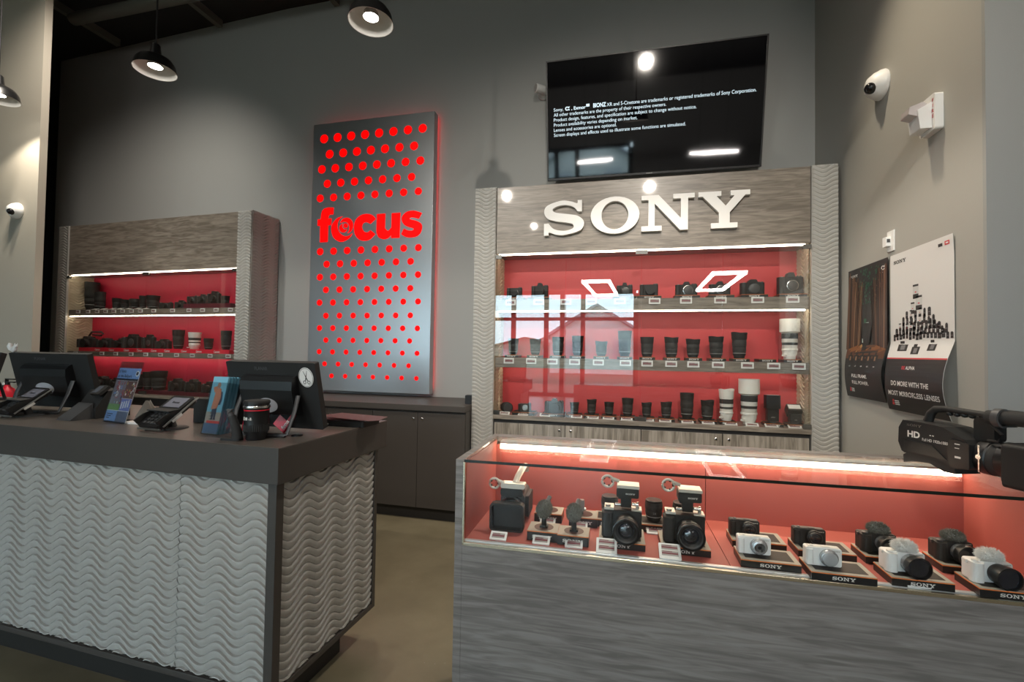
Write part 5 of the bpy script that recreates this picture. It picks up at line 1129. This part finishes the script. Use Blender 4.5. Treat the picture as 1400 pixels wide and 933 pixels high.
def vlog(col, hood):
    t = thing('mirrorless_camera', '', 'camera'); wh = col is WHT; fm = FURW if wh else FURG
    MB().rbox(-.060, .060, -.018, .022, 0, .066, .008, 'Y').build('body', col, t, bevel=.004)
    b = MB(); b.rbox(-.062, -.026, -.034, .0, .001, .064, .014, 'Z'); b.build('hand_grip', col, t, bevel=.002)
    b = MB(); b.lathe([(.010, .066), (.010, .071), (.001, .072)], (-.046, -.014, 0), n=16); b.lathe([(.009, .066), (.009, .073), (.001, .073)], (.046, .004, 0), n=16); b.lathe([(.006, .066), (.006, .070), (.001, .070)], (-.028, -.004, 0), n=12); b.box(-.060, -.066, -.004, .004, .054, .064); b.build('dials', OFFW if wh else GREYD, t)
    b = MB(); fur(b, (.008, .002, .082), .032, .022, .016, 5, 1500, .013, .0006); b.build('fur_windscreen', fm, t)
    L_ = .050
    b = MB(); b.lathe([(.030, 0), (.032, .004), (.032, L_ * .4), (.035, L_ * .45), (.037, L_), (.033, L_), (.031, L_ - .008), (.001, L_ - .012)], (.014, -.020, .033), '-Y', 36, mats=[0, 0, 0, 1, 1, 1, 2]); b.build('lens_barrel', [(MATS['silver_lens'] if not hood else BLK), BLK, LGLASS], t)
    b = MB(); maker_word(b, .044, .058, .0035, -.0186); b.build('lettering', GREYM if wh else OFFW, t)
    return t
vb, vw1, vw2 = vlog(BLKM, False), vlog(WHT, False), vlog(WHT, True)
b_v = block_proto(.150, .100, .024, wh=.0095)
for k, (px, py, pr, lb, bl) in enumerate(((1222, 782, vb, 'black camera with grey fur windscreen behind the left white furry camera', 'left black furry camera'), (1336, 792, vb, 'black camera with grey fur windscreen behind the right white furry camera', 'right black furry camera'),
        (1262, 806, vw1, 'white camera with white fur windscreen and silver black lens', 'left white furry camera'), (1386, 822, vw2, 'white camera with white fur windscreen and long black lens, cut by the right edge', 'right white furry camera'))):
    if k < 2: px, py = (1222, 775) if k == 0 else (1330, 788)
    q = put_block(b_v, px, py, .05, f'black display block with grey rim under the {bl}', RZC - .02)
    inst(pr, (q.x - .022, q.y + .008, SZ + .025), RZC + .06, lb, 'cameras with fur windscreens', .84)
# lying price tags
tf = ptag_proto(.058, .034); tf2 = ptag_proto(.066, .058, rows=2)
for k, (px, py, pr, lb) in enumerate(((680, 740, tf, 'in front of the square hooded camcorder'), (739, 746, tf, 'in front of the left furry microphone'), (784, 751, tf, 'in front of the right furry microphone'), (748, 718, tf, 'behind the left furry microphone'), (792, 724, tf, 'behind the right furry microphone'),
        (829, 759, tf2, 'in front of the left cinema camera'), (917, 767, tf2, 'in front of the right cinema camera'), (896, 732, tf, 'between the two cinema cameras'), (1136, 793, tf, 'in front of the right white compact camera, left of a pair'), (1180, 798, tf, 'in front of the right white compact camera, right of a pair'),
        (1258, 806, tf, 'in front of the left white furry camera'), (1384, 821, tf, 'in front of the right white furry camera'))):
    p = shp(px, py); o = inst(pr, (p.x, p.y, SZ + .004), RZC, f'white price tag lying {lb}', 'price tags in the showcase'); o.rotation_euler = (-1.05, 0, RZC)

# ------------------------------------------------------------------ big camcorder standing on the showcase
FA = math.radians(-68)
p = at(1262, 634, 'Z', HZT + .001); t = thing('shoulder_camcorder', 'large black shoulder camcorder standing on the showcase glass at the right edge', 'camcorder', (p.x - .02, p.y - .01, HZT + .0015), FA)
# local: +x runs forward to the lens, the lettered side faces -y
y0, y1 = -.055, .055
b = MB(); b.prism([(-.010, .045), (-.022, .075), (-.020, .125), (-.005, .152), (.060, .152), (.125, .147), (.190, .118), (.205, .105), (.205, .030), (.150, .020), (.110, .040), (.0, .040)], y0, y1, 'Y'); b.build('body', BLKM, t, bevel=.006)
b = MB(); b.prism([(-.012, .003), (-.014, .030), (.0, .040), (.120, .040), (.150, .022), (.160, .004), (.120, .003), (.075, .020), (.020, .014)], y0 * .8, y1 * .8, 'Y'); b.build('shoulder_pad', RUB, t, bevel=.004)
b = MB(); b.prism([(.0, .048), (.0, .088), (.095, .082), (.140, .045)], y0 - .003, y0, 'Y'); b.prism([(.150, .025), (.142, .075), (.150, .115), (.205, .108), (.205, .030)], y0 - .004, y0, 'Y'); b.build('side_panel', BLK, t, bevel=.0012)
b = MB(); b.box(-.028, -.018, -.04, .04, .06, .13); b.build('battery', GREYD, t, bevel=.003)
b = MB(); b.M = Matrix.Translation((0, y0 - .0005, 0)); text(b, 'HD', .012, 0, .098, .020, .042, bold=.035); text(b, 'Full HD 1920x1080', .062, 0, .092, .009, .080, bold=.01); b.box(.086, .091, -.0003, 0, .112, .115); b.box(.094, .100, -.0003, 0, .112, .115); b.box(.165, .180, -.004, -.0036, .100, .103); b.box(.165, .178, -.004, -.0036, .088, .090); b.box(.165, .182, -.004, -.0036, .058, .064); b.build('side_lettering', OFFW, t)
b = MB(); maker_word(b, .035, .134, .008, y0 - .0005); b.build('maker_lettering', SILV, t)
b = MB(); b.lathe([(.050, .205), (.052, .21), (.052, .235), (.049, .238), (.049, .262), (.055, .264), (.055, .290), (.050, .292)], (0, 0, .070), 'X', 36); b.build('lens_barrel', BLK, t)
b = MB(); b.lathe([(.0492, .240), (.0512, .242), (.0512, .260), (.0492, .262)], (0, 0, .070), 'X', 36); b.build('focus_ring', RUB, t)
b = MB(); b.M = Matrix.Translation((0, 0, .068)); 
b.M = b.M @ Matrix.Rotation(PI / 2, 4, 'Z'); sq = lambda hw, hz, r: [(a, c - .0) for a, c in rr_(hw, -hz, hz, r)]
b.ring(sq(.075, .062, .012), sq(.069, .056, .010), -.375, -.300); b.prism(sq(.060, .055, .012), -.302, -.288, 'Y'); b.build('lens_hood', BLKM, t, bevel=.001)
b = MB(); b.tube([(.035, 0, .152), (.045, 0, .180), (.060, 0, .196), (.090, 0, .200), (.20, 0, .196), (.235, 0, .188), (.24, 0, .170)], [.014, .013, .012, .011, .011, .015, .014], 12); 
for k in range(5): b.ball((.105 + .022 * k, 0, .188), .010, .012, .008, 10)
b.build('top_handle', BLKM, t)
b = MB(); b.rbox(.19, .245, -.022, .022, .118, .188, .012, 'Y'); b.build('handle_post', BLKM, t, bevel=.004)
b = MB(); b.tube([(.24, -.035, .196), (.42, -.035, .205)], .020, 20); b.tube([(.235, -.035, .1955), (.242, -.035, .196)], .012, 12); b.build('microphone', RUB, t)
b = MB(); b.lathe([(.028, .262), (.028, .280), (.022, .280), (.022, .262)], (0, -.035, .196), 'X', 24); b.box(.262, .280, -.02, .01, .170, .186); b.build('microphone_clamp', GREYD, t)
b = MB(); b.rbox(.22, .40, .02, .06, .17, .215, .012, 'X'); b.build('viewfinder_tube', BLKM, t, bevel=.004)
b = MB(); b.tube([(.25, -.040, .176), (.285, -.050, .150), (.270, -.045, .128), (.235, -.03, .125)], .004, 8); b.build('microphone_cable', BLKM, t)
b = MB(); b.box(.225, .229, -.054, -.050, .030, .11); b.cyl((.228, -.058, .075), .007, .01, 'Y', 12); b.build('lever', SILV, t)
sc_ = bpy.context.scene
sc_.view_settings.view_transform = 'Standard'; sc_.view_settings.look = 'None'; sc_.view_settings.gamma = 1; sc_.view_settings.use_curve_mapping = False
sc_.view_settings.exposure = 0.0
sc_.cycles.transparent_max_bounces = 32; sc_.cycles.max_bounces = 10
